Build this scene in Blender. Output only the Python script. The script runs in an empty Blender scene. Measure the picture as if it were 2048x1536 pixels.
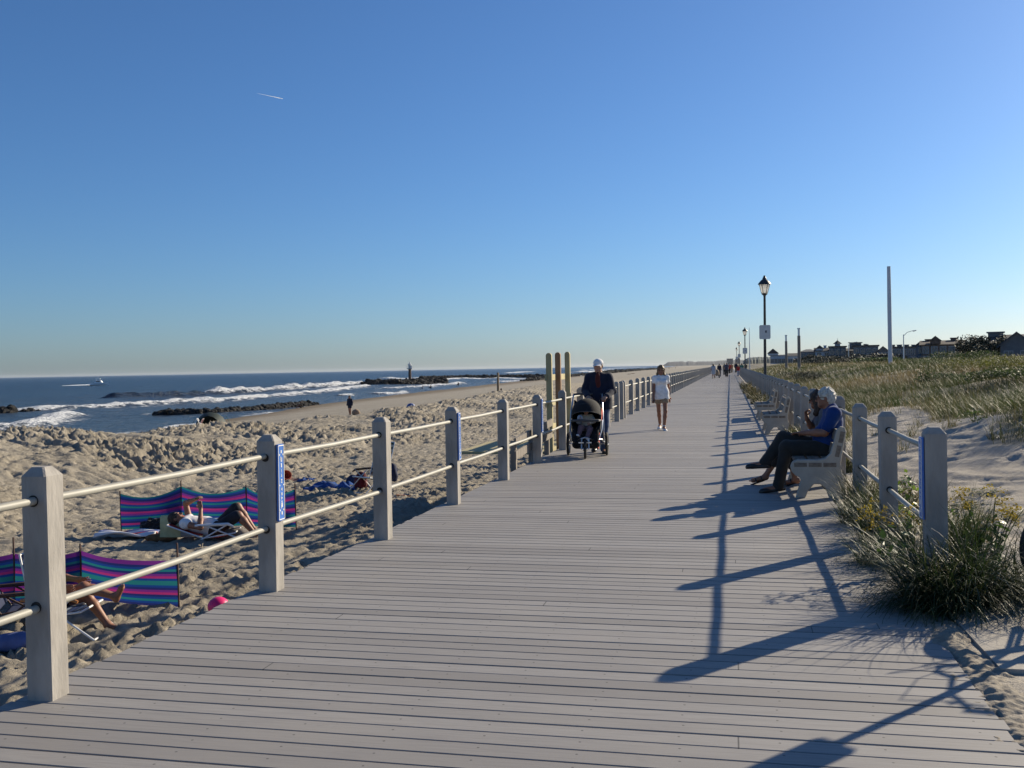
import bpy, math, random
import numpy as np
from mathutils import Vector, Matrix
random.seed(7); RNG = np.random.default_rng(11)
PI = math.pi
scene = bpy.context.scene
col = scene.collection
A_ = lambda *v: np.array(v, dtype=float)

# ------------------------------------------------------------------ camera
F_PX = 1950.0                        # focal length in pixels of a 2048 wide frame
EYE = A_(0, 0, 1.6)
YAW, PITCH, ROLL = math.radians(12.6), math.radians(0.937), math.radians(-1.058)
M_CAM = (Matrix.Rotation(YAW, 4, 'Z') @ Matrix.Rotation(PI/2 - PITCH, 4, 'X') @ Matrix.Rotation(ROLL, 4, 'Z'))
R_CAM = np.array(M_CAM.to_3x3())
cd = bpy.data.cameras.new('camera'); cam = bpy.data.objects.new('camera', cd); col.objects.link(cam)
cam.matrix_world = Matrix.Translation(Vector(EYE)) @ M_CAM
cd.sensor_width = 36.0; cd.lens = 36.0*F_PX/2048; cd.clip_start = 0.05; cd.clip_end = 60000
scene.camera = cam
def ray(px, py):
    return R_CAM @ A_(px-1024, 768-py, -F_PX)
def G(px, py, z=0.0):                # where the line of sight through a photo pixel meets height z
    d = ray(px, py); t = (z-EYE[2])/d[2]; return EYE + d*t
def W(px, py, Z):                    # point at depth Z along the line of sight
    return EYE + ray(px, py)*(Z/F_PX)
def onx(px, py, x):
    d = ray(px, py); return EYE + d*(x/d[0])

# ------------------------------------------------------------------ noise
_perm = RNG.permutation(4096); _gr = RNG.uniform(0, 2*PI, 4096); _gx = np.cos(_gr); _gy = np.sin(_gr)
def perlin(x, y, seed=0):
    x = np.asarray(x, float)+seed*17.31; y = np.asarray(y, float)+seed*9.77
    xi = np.floor(x).astype(np.int64); yi = np.floor(y).astype(np.int64)
    xf = x-xi; yf = y-yi
    u = xf*xf*xf*(xf*(xf*6-15)+10); v = yf*yf*yf*(yf*(yf*6-15)+10)
    def g(ix, iy, dx, dy):
        h = _perm[(_perm[ix & 4095]+iy) & 4095]; return _gx[h]*dx+_gy[h]*dy
    a = g(xi, yi, xf, yf); b = g(xi+1, yi, xf-1, yf); c = g(xi, yi+1, xf, yf-1); d = g(xi+1, yi+1, xf-1, yf-1)
    return (a+(b-a)*u + ((c+(d-c)*u)-(a+(b-a)*u))*v)*1.5
def sstep(a, b, x):
    t = np.clip((x-a)/(b-a), 0, 1); return t*t*(3-2*t)
def noise3(P, f, seed=0):
    return (perlin(P[:, 0]*f, P[:, 1]*f+P[:, 2]*f*.7, seed)+perlin(P[:, 1]*f+3.3, P[:, 2]*f-P[:, 0]*f*.4, seed+1)+perlin(P[:, 2]*f, P[:, 0]*f, seed+2))/3

# ------------------------------------------------------------------ objects
def tag(o, label=None, cat=None, group=None, kind=None):
    if label: o['label'] = label
    if cat: o['category'] = cat
    if group: o['group'] = group
    if kind: o['kind'] = kind
    return o
def empty(name, loc, rz=0.0, label=None, cat=None, group=None):
    o = bpy.data.objects.new(name, None); o.empty_display_size = .1; col.objects.link(o)
    o.location = Vector(loc); o.rotation_euler = (0, 0, rz)
    return tag(o, label, cat, group)
def mesh_obj(name, V, F, mats, parent=None, smooth=False, midx=None, attrs=None, loc=None, rz=0):
    """V: (n,3); F: (m,k) array of one polygon size, or list of lists"""
    me = bpy.data.meshes.new(name)
    V = np.asarray(V, dtype=np.float32)
    if isinstance(F, np.ndarray):
        n, k = F.shape
        me.vertices.add(len(V)); me.vertices.foreach_set('co', V.ravel())
        me.loops.add(n*k); me.loops.foreach_set('vertex_index', F.astype(np.int32).ravel())
        me.polygons.add(n); me.polygons.foreach_set('loop_start', np.arange(0, n*k, k, dtype=np.int32))
        me.update(calc_edges=True)
    else:
        me.from_pydata(V.tolist(), [], F); n = len(F)
    if not isinstance(mats, (list, tuple)): mats = [mats]
    for m in mats: me.materials.append(m)
    if midx is not None: me.polygons.foreach_set('material_index', np.asarray(midx, dtype=np.int32))
    if smooth: me.polygons.foreach_set('use_smooth', np.ones(len(me.polygons), dtype=bool))
    for nm, arr in (attrs or {}).items():
        a = me.attributes.new(nm, 'FLOAT', 'POINT'); a.data.foreach_set('value', np.asarray(arr, dtype=np.float32))
    me.update()
    o = bpy.data.objects.new(name, me); col.objects.link(o)
    if parent is not None: o.parent = parent
    if loc is not None: o.location = Vector(loc)
    if rz: o.rotation_euler = (0, 0, rz)
    return o
def copy_tree(o, parent=None):
    c = o.copy(); col.objects.link(c); c.parent = parent
    for ch in list(o.children): copy_tree(ch, c)
    return c
def basis(d, up=(0, 0, 1)):
    d = np.asarray(d, float); d = d/np.linalg.norm(d); u = np.asarray(up, float)
    if abs(d@u) > .98: u = A_(1, 0, 0) if abs(d[0]) < .9 else A_(0, 1, 0)
    a = np.cross(u, d); a /= np.linalg.norm(a); b = np.cross(d, a); return a, b, d

class MB:
    """collects simple solids into one mesh"""
    def __init__(s): s.v = []; s.f = []; s.m = []; s.mi = 0
    def add(s, V, F):
        o = len(s.v); s.v += [tuple(map(float, p)) for p in V]; s.f += [[i+o for i in f] for f in F]; s.m += [s.mi]*len(F); return s
    def box(s, c, size, rot=None, ch=0.0):
        hx, hy, hz = [q/2 for q in size]; c = np.asarray(c, float)
        if ch > 0:
            return s.prism([(-hx+ch, -hy), (hx-ch, -hy), (hx, -hy+ch), (hx, hy-ch), (hx-ch, hy), (-hx+ch, hy), (-hx, hy-ch), (-hx, -hy+ch)], c, 2*hz, rot)
        V = np.array([(x, y, z) for z in (-hz, hz) for x, y in ((-hx, -hy), (hx, -hy), (hx, hy), (-hx, hy))])
        if rot is not None: V = V @ np.asarray(rot).T
        return s.add(V+c, [[3, 2, 1, 0], [4, 5, 6, 7], [0, 1, 5, 4], [1, 2, 6, 5], [2, 3, 7, 6], [3, 0, 4, 7]])
    def prism(s, poly, c, h, rot=None):         # polygon in local xy, extruded along local z, centred
        n = len(poly); V = np.array([(x, y, -h/2) for x, y in poly]+[(x, y, h/2) for x, y in poly])
        if rot is not None: V = V @ np.asarray(rot).T
        F = [list(range(n))[::-1], list(range(n, 2*n))]+[[i, (i+1) % n, n+(i+1) % n, n+i] for i in range(n)]
        return s.add(V+np.asarray(c, float), F)
    def bar(s, a, b, w, h, up=(0, 0, 1), ext=0.0):   # rectangular bar a-b: w sideways, h along 'up'
        a = np.asarray(a, float); b = np.asarray(b, float); x, y, z = basis(b-a, up); L = np.linalg.norm(b-a)+2*ext
        return s.box((a+b)/2, (w, h, L), np.stack([x, y, z], 1))
    def tube(s, pts, r, n=8, cap=True, closed=False):
        pts = [np.asarray(p, float) for p in pts]; N = len(pts)
        rs = [r]*N if np.isscalar(r) else list(r)
        V = []; prev = None
        for i, p in enumerate(pts):
            if closed: t = pts[(i+1) % N]-pts[i-1]
            else: t = pts[min(i+1, N-1)]-pts[max(i-1, 0)]
            t = t/(np.linalg.norm(t)+1e-12)
            if prev is None: a, b, _ = basis(t)
            else:
                a = prev-(prev@t)*t; a /= np.linalg.norm(a)+1e-12; b = np.cross(t, a)
            prev = a
            V += [p+rs[i]*(math.cos(2*PI*k/n)*a+math.sin(2*PI*k/n)*b) for k in range(n)]
        F = []
        for i in range(N if closed else N-1):
            j = (i+1) % N
            F += [[i*n+k, i*n+(k+1) % n, j*n+(k+1) % n, j*n+k] for k in range(n)]
        if cap and not closed: F += [list(range(n))[::-1], [(N-1)*n+k for k in range(n)]]
        return s.add(V, F)
    def ring(s, c, R, r, axis=(0, 1, 0), N=28, n=8):
        a, b, d = basis(axis); c = np.asarray(c, float)
        return s.tube([c+R*(math.cos(2*PI*k/N)*a+math.sin(2*PI*k/N)*b) for k in range(N)], r, n, closed=True)
    def lathe(s, prof, c=(0, 0, 0), n=16, axis=(0, 0, 1)):      # prof: (radius, height)
        a, b, d = basis(axis); c = np.asarray(c, float); V = []; F = []
        for r, z in prof: V += [c+d*z+max(r, 1e-4)*(math.cos(2*PI*k/n)*a+math.sin(2*PI*k/n)*b) for k in range(n)]
        for i in range(len(prof)-1): F += [[i*n+k, i*n+(k+1) % n, (i+1)*n+(k+1) % n, (i+1)*n+k] for k in range(n)]
        F += [list(range(n))[::-1], [(len(prof)-1)*n+k for k in range(n)]]
        return s.add(V, F)
    def ell(s, c, r, n=12, m=8, rot=None):
        V = []; F = []
        for i in range(m+1):
            th = PI*i/m
            for k in range(n): V.append((r[0]*math.sin(th)*math.cos(2*PI*k/n), r[1]*math.sin(th)*math.sin(2*PI*k/n), -r[2]*math.cos(th)))
        V = np.array(V)
        if rot is not None: V = V @ np.asarray(rot).T
        for i in range(m): F += [[i*n+k, i*n+(k+1) % n, (i+1)*n+(k+1) % n, (i+1)*n+k] for k in range(n)]
        return s.add(V+np.asarray(c, float), F)
    def sheet(s, P, thick=0.0):                 # P: (a,b,3) grid of points
        P = np.asarray(P, float); a, b = P.shape[:2]
        V = P.reshape(-1, 3); F = [[i*b+j, i*b+j+1, (i+1)*b+j+1, (i+1)*b+j] for i in range(a-1) for j in range(b-1)]
        if thick:
            du = np.gradient(P, axis=0); dv = np.gradient(P, axis=1); nn = np.cross(du, dv); nn /= np.linalg.norm(nn, axis=2, keepdims=True)+1e-9
            V2 = (P-nn*thick).reshape(-1, 3); o = a*b
            F2 = [[o+f[3], o+f[2], o+f[1], o+f[0]] for f in F]
            E = []
            for i in range(a-1): E += [[i*b, (i+1)*b, o+(i+1)*b, o+i*b], [i*b+b-1, o+i*b+b-1, o+(i+1)*b+b-1, (i+1)*b+b-1]]
            for j in range(b-1): E += [[j, o+j, o+j+1, j+1], [(a-1)*b+j, (a-1)*b+j+1, o+(a-1)*b+j+1, o+(a-1)*b+j]]
            return s.add(np.concatenate([V, V2]), F+F2+E)
        return s.add(V, F)
    def build(s, name, mats, parent=None, smooth=False, loc=None, rz=0, bevel=0.0):
        o = mesh_obj(name, np.array(s.v), s.f, mats, parent, smooth, s.m, None, loc, rz)
        if bevel:
            b = o.modifiers.new('bevel', 'BEVEL'); b.width = bevel; b.segments = 2; b.limit_method = 'ANGLE'
        if smooth:
            try: o.data.set_sharp_from_angle(angle=math.radians(42))
            except Exception: pass
        return o

# ------------------------------------------------------------------ smooth solids: signed distances + surface nets
class SDF:
    def __init__(s, voxel=.01): s.vx = voxel; s.p = []
    def cone(s, a, b, r0, r1=None, k=.02):
        s.p.append(('c', np.asarray(a, float), np.asarray(b, float), r0, r0 if r1 is None else r1, k)); return s
    def ell(s, c, r, R=None, k=.02):
        s.p.append(('e', np.asarray(c, float), np.asarray(r, float), np.eye(3) if R is None else np.asarray(R, float), k)); return s
    def sub(s, c, r, R=None, k=.01):
        s.p.append(('s', np.asarray(c, float), np.asarray(r, float), np.eye(3) if R is None else np.asarray(R, float), k)); return s
    def cut(s, p, n):                            # removes everything on the side the normal points to
        n = np.asarray(n, float); s.p.append(('x', np.asarray(p, float), n/np.linalg.norm(n))); return s
    def mesh(s, fold=0.0, ffreq=10, seed=0):
        lo = np.full(3, 1e9); hi = np.full(3, -1e9)
        for p in s.p:
            if p[0] == 'c':
                R = max(p[3], p[4]); lo = np.minimum(lo, np.minimum(p[1], p[2])-R); hi = np.maximum(hi, np.maximum(p[1], p[2])+R)
            elif p[0] == 'e':
                R = max(p[2]); lo = np.minimum(lo, p[1]-R); hi = np.maximum(hi, p[1]+R)
        v = s.vx; lo -= 3*v; hi += 3*v
        dims = np.ceil((hi-lo)/v).astype(int)+1
        g = np.full(dims, .5, dtype=np.float32)
        ax = [lo[i]+v*np.arange(dims[i]) for i in range(3)]
        for p in s.p:
            if p[0] == 'x':
                X, Y, Z = np.meshgrid(*ax, indexing='ij', sparse=True)
                g = np.maximum(g, (X-p[1][0])*p[2][0]+(Y-p[1][1])*p[2][1]+(Z-p[1][2])*p[2][2]); continue
            k = p[-1]; mg = k+3*v
            if p[0] == 'c':
                R = max(p[3], p[4]); l = np.minimum(p[1], p[2])-R-mg; h = np.maximum(p[1], p[2])+R+mg
            else:
                R = max(p[2]); l = p[1]-R-mg; h = p[1]+R+mg
            i0 = np.clip(np.floor((l-lo)/v).astype(int), 0, dims); i1 = np.clip(np.ceil((h-lo)/v).astype(int)+1, 0, dims)
            if (i1 <= i0).any(): continue
            sl = tuple(slice(i0[i], i1[i]) for i in range(3))
            X, Y, Z = np.meshgrid(*[ax[i][sl[i]] for i in range(3)], indexing='ij', sparse=True)
            if p[0] == 'c':
                a, b = p[1], p[2]; ab = b-a; L2 = ab@ab+1e-12
                t = np.clip(((X-a[0])*ab[0]+(Y-a[1])*ab[1]+(Z-a[2])*ab[2])/L2, 0, 1)
                d = np.sqrt((X-a[0]-t*ab[0])**2+(Y-a[1]-t*ab[1])**2+(Z-a[2]-t*ab[2])**2)-(p[3]+t*(p[4]-p[3]))
            else:
                c, r, R3 = p[1], p[2], p[3]
                q = [((X-c[0])*R3[0, i]+(Y-c[1])*R3[1, i]+(Z-c[2])*R3[2, i]) for i in range(3)]
                k0 = np.sqrt(sum((q[i]/r[i])**2 for i in range(3))); k1 = np.sqrt(sum((q[i]/r[i]**2)**2 for i in range(3)))+1e-9
                d = k0*(k0-1)/k1
            cur = g[sl]
            if p[0] == 's':
                d = -d; hh = np.maximum(k-np.abs(cur-d), 0)/k; g[sl] = np.maximum(cur, d)+hh*hh*k*.25
            else:
                hh = np.maximum(k-np.abs(cur-d), 0)/k; g[sl] = np.minimum(cur, d)-hh*hh*k*.25
        g[0], g[-1] = .5, .5; g[:, 0], g[:, -1] = .5, .5; g[:, :, 0], g[:, :, -1] = .5, .5
        V, F = surface_nets(g); V = lo+V*v
        if fold:
            n = vnormals(V, F); V = V+n*(fold*noise3(V, ffreq, seed)*1.6)[:, None]
        return V, F
    def build(s, name, mats, parent=None, fold=0.0, ffreq=10, seed=0, regions=None, **kw):
        V, F = s.mesh(fold, ffreq, seed); mi = None
        if regions:
            cen = V[F].mean(1); mi = np.zeros(len(F), int)
            for c, r, m in regions: mi[np.linalg.norm((cen-np.asarray(c))/np.asarray(r), axis=1) < 1] = m
        return mesh_obj(name, V, F, mats, parent, True, mi, **kw)
def surface_nets(g):
    ins = g < 0; D = g.shape
    c = np.zeros((D[0]-1, D[1]-1, D[2]-1), np.uint8)
    for dx in (0, 1):
        for dy in (0, 1):
            for dz in (0, 1): c += ins[dx:D[0]-1+dx, dy:D[1]-1+dy, dz:D[2]-1+dz]
    act = np.argwhere((c > 0) & (c < 8)); idx = np.full(c.shape, -1, np.int64); idx[tuple(act.T)] = np.arange(len(act))
    acc = np.zeros((len(act), 3)); cnt = np.zeros(len(act))
    cor = [(x, y, z) for x in (0, 1) for y in (0, 1) for z in (0, 1)]
    for a in cor:
        for ax in range(3):
            if a[ax]: continue
            b = list(a); b[ax] = 1
            va = g[act[:, 0]+a[0], act[:, 1]+a[1], act[:, 2]+a[2]]; vb = g[act[:, 0]+b[0], act[:, 1]+b[1], act[:, 2]+b[2]]
            m = (va < 0) != (vb < 0); t = np.where(m, va/(va-vb+1e-20), 0)
            p = np.array(a, float)[None].repeat(len(act), 0); p[:, ax] += t
            acc[m] += p[m]; cnt[m] += 1
    V = act+acc/np.maximum(cnt, 1)[:, None]; F = []
    for ax in range(3):
        sl0 = [slice(None)]*3; sl1 = [slice(None)]*3; sl0[ax] = slice(0, -1); sl1[ax] = slice(1, None)
        a = ins[tuple(sl0)]; b = ins[tuple(sl1)]; e = np.argwhere(a != b); fl = a[tuple(e.T)]
        u, w = (ax+1) % 3, (ax+2) % 3
        ok = (e[:, u] > 0) & (e[:, w] > 0) & (e[:, u] < c.shape[u]) & (e[:, w] < c.shape[w]); e = e[ok]; fl = fl[ok]
        q = []
        for du, dw in ((-1, -1), (0, -1), (0, 0), (-1, 0)):
            k = e.copy(); k[:, u] += du; k[:, w] += dw; q.append(idx[tuple(k.T)])
        q = np.stack(q, 1); q[~fl] = q[~fl][:, ::-1]; F.append(q)
    F = np.concatenate(F); F = F[(F >= 0).all(1)]
    return V, F
def vnormals(V, F):
    n = np.cross(V[F[:, 2]]-V[F[:, 0]], V[F[:, 3]]-V[F[:, 1]]); N = np.zeros_like(V)
    for k in range(4): np.add.at(N, F[:, k], n)
    return N/(np.linalg.norm(N, axis=1, keepdims=True)+1e-12)

# ------------------------------------------------------------------ materials
def new_mat(name):
    m = bpy.data.materials.new(name); m.use_nodes = True; nt = m.node_tree
    return m, nt, nt.nodes['Principled BSDF']
def N_(nt, t, **kw):
    n = nt.nodes.new(t)
    for k, v in kw.items():
        if k in n.inputs: n.inputs[k].default_value = v
        else: setattr(n, k, v)
    return n
def mixc(nt, fac, a, b, mode='MIX'):
    n = nt.nodes.new('ShaderNodeMix'); n.data_type = 'RGBA'; n.blend_type = mode
    for s, v in ((0, fac), (6, a), (7, b)):
        if isinstance(v, bpy.types.NodeSocket): nt.links.new(v, n.inputs[s])
        else: n.inputs[s].default_value = v if s == 0 else (*v[:3], 1)
    return n.outputs[2]
def math_(nt, op, a, b=0.0, c=None, clamp=False):
    n = nt.nodes.new('ShaderNodeMath'); n.operation = op; n.use_clamp = clamp
    for i, v in enumerate((a, b) if c is None else (a, b, c)):
        if isinstance(v, bpy.types.NodeSocket): nt.links.new(v, n.inputs[i])
        else: n.inputs[i].default_value = v
    return n.outputs[0]
def noise(nt, co, scale, detail=4, rough=.55, dist=0.0):
    n = nt.nodes.new('ShaderNodeTexNoise'); n.inputs['Scale'].default_value = scale; n.inputs['Detail'].default_value = detail
    n.inputs['Roughness'].default_value = rough; n.inputs['Distortion'].default_value = dist
    nt.links.new(co, n.inputs['Vector']); return n.outputs[0]
def ramp(nt, fac, lo, hi):
    n = nt.nodes.new('ShaderNodeMapRange'); n.clamp = True; n.interpolation_type = 'SMOOTHSTEP'
    nt.links.new(fac, n.inputs[0]); n.inputs[1].default_value = lo; n.inputs[2].default_value = hi; return n.outputs[0]
def coords(nt, kind='Object', sc=(1, 1, 1)):
    t = nt.nodes.new('ShaderNodeTexCoord'); m = nt.nodes.new('ShaderNodeMapping'); m.inputs['Scale'].default_value = sc
    nt.links.new(t.outputs[kind], m.inputs[0]); return m.outputs[0]
def bump(nt, bs, h, strength=.3, dist=.01):
    b = nt.nodes.new('ShaderNodeBump'); b.inputs['Strength'].default_value = strength; b.inputs['Distance'].default_value = dist
    nt.links.new(h, b.inputs['Height']); nt.links.new(b.outputs[0], bs.inputs['Normal'])
def pm(name, c, rough=.6, var=.12, scale=8, bmp=0.0, bscale=60, metal=0.0, spec=.5, sc=(1, 1, 1), sheen=0.0, trans=0.0, c2=None):
    m, nt, bs = new_mat(name); co = coords(nt, 'Object', sc)
    c = A_(*c); n1 = noise(nt, co, scale, 5)
    c2 = c*(1+var) if c2 is None else A_(*c2)
    o = mixc(nt, ramp(nt, n1, .3, .7), np.clip(c*(1-var), 0, 1), np.clip(c2, 0, 1)); nt.links.new(o, bs.inputs['Base Color'])
    bs.inputs['Roughness'].default_value = rough; bs.inputs['Metallic'].default_value = metal; bs.inputs['Specular IOR Level'].default_value = spec
    if sheen: bs.inputs['Sheen Weight'].default_value = sheen
    if trans: bs.inputs['Transmission Weight'].default_value = trans
    if bmp: bump(nt, bs, noise(nt, co, bscale, 5), bmp, .01)
    return m
# ------------------------------------------------------------------ light and sky
SUN_AZ = math.atan2(.62, .785)          # to the right of the walk direction (+Y)
SUN_EL = math.radians(22.5)
world = bpy.data.worlds.new('World'); scene.world = world; world.use_nodes = True
wn = world.node_tree; bg = wn.nodes['Background']
sky = wn.nodes.new('ShaderNodeTexSky'); sky.sky_type = 'NISHITA'; sky.sun_disc = False
sky.sun_elevation = SUN_EL; sky.sun_rotation = SUN_AZ
sky.air_density = 1.0; sky.dust_density = 0.5; sky.ozone_density = 9.0; sky.altitude = 0
wn.links.new(sky.outputs[0], bg.inputs[0]); bg.inputs[1].default_value = 0.067
sd = bpy.data.lights.new('sun', 'SUN'); sd.energy = 4.3; sd.angle = math.radians(.53); sd.color = (1, .88, .68)
sun = bpy.data.objects.new('sun', sd); col.objects.link(sun)
sdir = Vector((math.sin(SUN_AZ)*math.cos(SUN_EL), math.cos(SUN_AZ)*math.cos(SUN_EL), math.sin(SUN_EL)))
sun.rotation_euler = sdir.to_track_quat('Z', 'Y').to_euler(); sun.location = (20, 20, 30)
scene.view_settings.view_transform = 'Standard'; scene.view_settings.look = 'None'
scene.view_settings.exposure = 0.75; scene.view_settings.gamma = 1.0

# ------------------------------------------------------------------ ground heights
SEA_Z = -3.2
def rail_x(y):                            # line of the seaward railing
    return np.interp(y, [-5, 4.22, 6.6, 8.76, 11.1, 13.6, 16, 18.6, 30, 400], [-3.48, -3.35, -3.315, -3.24, -3.222, -3.185, -3.17, -3.17, -3.2, -3.2])
def edge_x(y): return rail_x(y)-.13
DECK_R = 1.15
SH_Y = [-50, 30, 85, 130, 195, 355, 600, 1500, 6000]; SH_X = [-40, -44, -50, -58.5, -62.5, -73, -82, -110, -300]
def shore_x(y): return np.interp(y, SH_Y, SH_X)
_cr = [(0, 873), (60, 868), (120, 870), (200, 863), (300, 873), (380, 863), (440, 851), (500, 858), (560, 868), (640, 845), (700, 831), (760, 827),
       (850, 816), (900, 808), (950, 797), (1000, 787), (1060, 776), (1100, 768)]
_cp = np.array([onx(px, py, -19.0) for px, py in _cr])
def crest_z(y): return np.interp(y, np.r_[_cp[:, 1], 130, 200], np.r_[_cp[:, 2], -.55, -.8])
def beach_base(x, y):
    cz = crest_z(y); flo = -1.18+.12*perlin(x*.13, y*.13, 5)
    z = -.5+(flo+.5)*sstep(-3.6, -5.6, x)
    wv = 1.2*perlin(y*.09, y*.0+3.1, 8)
    face = sstep(-11.6+wv, -18.6+wv*.3, x)
    z = z+(cz-z)*face
    xs = shore_x(y); t = np.clip((-25-x)/(-25-xs), 0, 3)
    back = -1.72+(SEA_Z+1.72)*t
    return z+(back-z)*sstep(-19.6, -25.5, x)
def dune_base(x, y):
    z = -.012+.02*perlin(x*5, y*3, 91)*sstep(7.5, 6, y)+.22*sstep(1.8, 4.5, x)*sstep(6.8, 9.5, y)
    z = z+.5*sstep(2.2, 9, x)*sstep(13, 30, y)+.55*sstep(22, 62, y)*sstep(3, 11, x)+.25*sstep(9, 25, x)*sstep(20, 50, y)
    z = z+.72*np.exp(-((x-6.2)/3.0)**2-((y-16.8)/4.2)**2)
    m = sstep(2.5, 6, x)*sstep(10, 18, y)
    return z+m*(.2*perlin(x*.16, y*.16, 21)+.1*perlin(x*.4, y*.4, 22))
def base_z(x, y):
    x = np.asarray(x, float); y = np.asarray(y, float)
    L = beach_base(x, y); R = dune_base(x, y)
    return np.where(x < -3.2, L, np.where(x > 1.1, R, -.62))
def gz(x, y): return float(base_z(x, y))
def veg_mask(x, y):                       # where the dune grass grows on the land side
    r = x/np.maximum(y, 1); n = perlin(x*.5, y*.5, 34)+.5*perlin(x*1.3, y*1.3, 35)
    start = np.interp(r, [.05, .11, .13, .16, .19, .22, .27, .36], [18, 19, 25, 28, 22, 17.2, 14.2, 12.6])
    far = sstep(start-.4, start+1.4, y+1.6*n)*sstep(1.5, 2.3, x)
    return np.clip(far*(.45+.55*sstep(-.35, .15, perlin(x*.35, y*.35, 31))), 0, 1)
def dents(x, y, cell, r, seed):
    out = np.zeros_like(x); rs = np.random.default_rng(seed); J = rs.random((64, 64, 3))
    ci = np.floor(x/cell).astype(int); cj = np.floor(y/cell).astype(int)
    for a in (-1, 0, 1):
        for b in (-1, 0, 1):
            j = J[(ci+a) % 64, (cj+b) % 64]
            px = (ci+a+j[..., 0])*cell; py = (cj+b+j[..., 1])*cell
            d2 = ((x-px)**2+(y-py)**2)/(r*(.7+.6*j[..., 2]))**2
            out += (-np.exp(-d2)+.45*np.exp(-(np.sqrt(d2)-1.35)**2*5))*(.4+.9*j[..., 2])
    return out
_w = lambda a, b, s: np.arange(a, b, s)
gx = np.r_[_w(-260, -80, 5), _w(-80, -30, .8), _w(-30, -21, .16), _w(-21, -11, .07), _w(-11, -3.2, .055), _w(-3.2, 1.1, .9), _w(1.1, 6, .065), _w(6, 12, .13), _w(12, 24, .4), _w(24, 90, 1.5), _w(90, 400, 14), _w(400, 3000, 200), [3000]]
gy = [-40.]
while gy[-1] < 2: gy.append(gy[-1]+1.5)
while gy[-1] < 24: gy.append(gy[-1]+.06)
while gy[-1] < 130: gy.append(gy[-1]*1.0032)
while gy[-1] < 7000: gy.append(gy[-1]*1.02)
gy = np.array(gy)
X, Y = np.meshgrid(gx, gy, indexing='ij')
Z = base_z(X, Y)
near = np.clip(1-(Y-60)/80, 0, 1)
left = (X < -3.2)
facem = sstep(-10.5, -13.5, X)*sstep(-24, -19.5, X)
lump = (1-2*np.abs(perlin(X*1.9+.8*perlin(X*.9, Y*.9, 40), Y*1.9, 41)))*.5
lump2 = (1-2*np.abs(perlin(X*3.8+.5*perlin(X*2, Y*2, 49), Y*3.8, 42)))*.5
lump3 = (1-2*np.abs(perlin(X*7.5, Y*6.2, 48)))*.5
flatm = (1-facem)*sstep(-27, -24, X)
patch = sstep(-.25, .35, perlin(X*.22, Y*.22, 47))
det = facem*(-.16+.22*lump*(.5+.6*patch)+.26*lump2*(.3+1.0*patch)+.18*lump3*(.3+.9*patch)+.15*perlin(X*.55, Y*.55, 43)+.05*np.maximum(dents(X, Y, .5, .15, 2), -2)*(.4+.6*patch))+flatm*(.07*dents(X, Y, .36, .1, 3)+.09*lump2*(.3+1.0*patch)+.085*lump3*(.5+.7*patch)-.04+.06*perlin(X*.8, Y*.8, 44))
det += (.03*perlin(X*9, Y*9, 45)+.05*dents(X, Y, .21, .06, 8)*(.35+.8*patch))*(facem+flatm)
beachm = sstep(-24, -27, X)*sstep(-1.0, 1.5, X-shore_x(Y))
det += beachm*(.035*perlin(X*.8, Y*.8, 46)+.035*dents(X, Y, 1.0, .3, 5))
Z = Z+np.where(left, det*near*sstep(-3.35, -3.7, X), 0)
VEG = np.where(X > 1.1, veg_mask(X, Y), 0)
rip = .012*np.sin((X*.8+Y*.55+.5*perlin(X*.9, Y*.9, 50))*14)+.03*perlin(X*1.6, Y*1.6, 51)+.03*dents(X, Y, .62, .12, 6)
Z = Z+np.where((X > 1.2), rip*np.clip(1-(Y-25)/30, 0, 1)*sstep(1.2, 1.9, X)*(1-.5*VEG), 0)
ni, nj = X.shape
I = np.arange(ni*nj).reshape(ni, nj)
Fq = np.stack([I[:-1, :-1], I[1:, :-1], I[1:, 1:], I[:-1, 1:]], -1).reshape(-1, 4)
m, nt, bs = new_mat('sand_and_dune_soil')
co = coords(nt); geo = nt.nodes.new('ShaderNodeNewGeometry'); sep = nt.nodes.new('ShaderNodeSeparateXYZ'); nt.links.new(geo.outputs['Position'], sep.inputs[0])
n1 = noise(nt, co, .35, 5); n2 = noise(nt, co, 7, 6, .65); n3 = noise(nt, co, 90, 3, .7)
c = mixc(nt, ramp(nt, n1, .35, .65), (.335, .295, .23), (.39, .347, .276))
c = mixc(nt, ramp(nt, n2, .35, .75), c, (.295, .258, .202))
c = mixc(nt, math_(nt, 'MULTIPLY', ramp(nt, n3, .6, .78), .6), c, (.2, .165, .12))
spk = noise(nt, co, 26, 3, .8)
c = mixc(nt, math_(nt, 'MULTIPLY', ramp(nt, spk, .70, .76), .7), c, (.12, .095, .07))
pale = ramp(nt, sep.outputs[0], 1.1, 1.3)
c = mixc(nt, pale, c, mixc(nt, ramp(nt, n2, .3, .75), (.50, .45, .38), (.42, .37, .30)))
wet = math_(nt, 'MULTIPLY', ramp(nt, math_(nt, 'ADD', sep.outputs[2], math_(nt, 'MULTIPLY', n1, .3)), -2.62, -2.98), .9)
c = mixc(nt, wet, c, (.17, .13, .085))
at = N_(nt, 'ShaderNodeAttribute', attribute_name='veg'); 
c = mixc(nt, math_(nt, 'MULTIPLY', at.outputs['Fac'], .85), c, mixc(nt, n2, (.19, .155, .085), (.13, .12, .055)))
nt.links.new(c, bs.inputs['Base Color']); bs.inputs['Roughness'].default_value = .95; bs.inputs['Specular IOR Level'].default_value = .15
bump(nt, bs, math_(nt, 'ADD', noise(nt, co, 9, 7, .72), math_(nt, 'MULTIPLY', n3, .25)), .8, .06)
ground = mesh_obj('sand_ground', np.stack([X, Y, Z], -1).reshape(-1, 3), Fq, m, smooth=True, attrs={'veg': VEG.ravel()})
tag(ground, 'pale beach sand and dune ground on both sides of the walk', 'sand', kind='structure')

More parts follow.
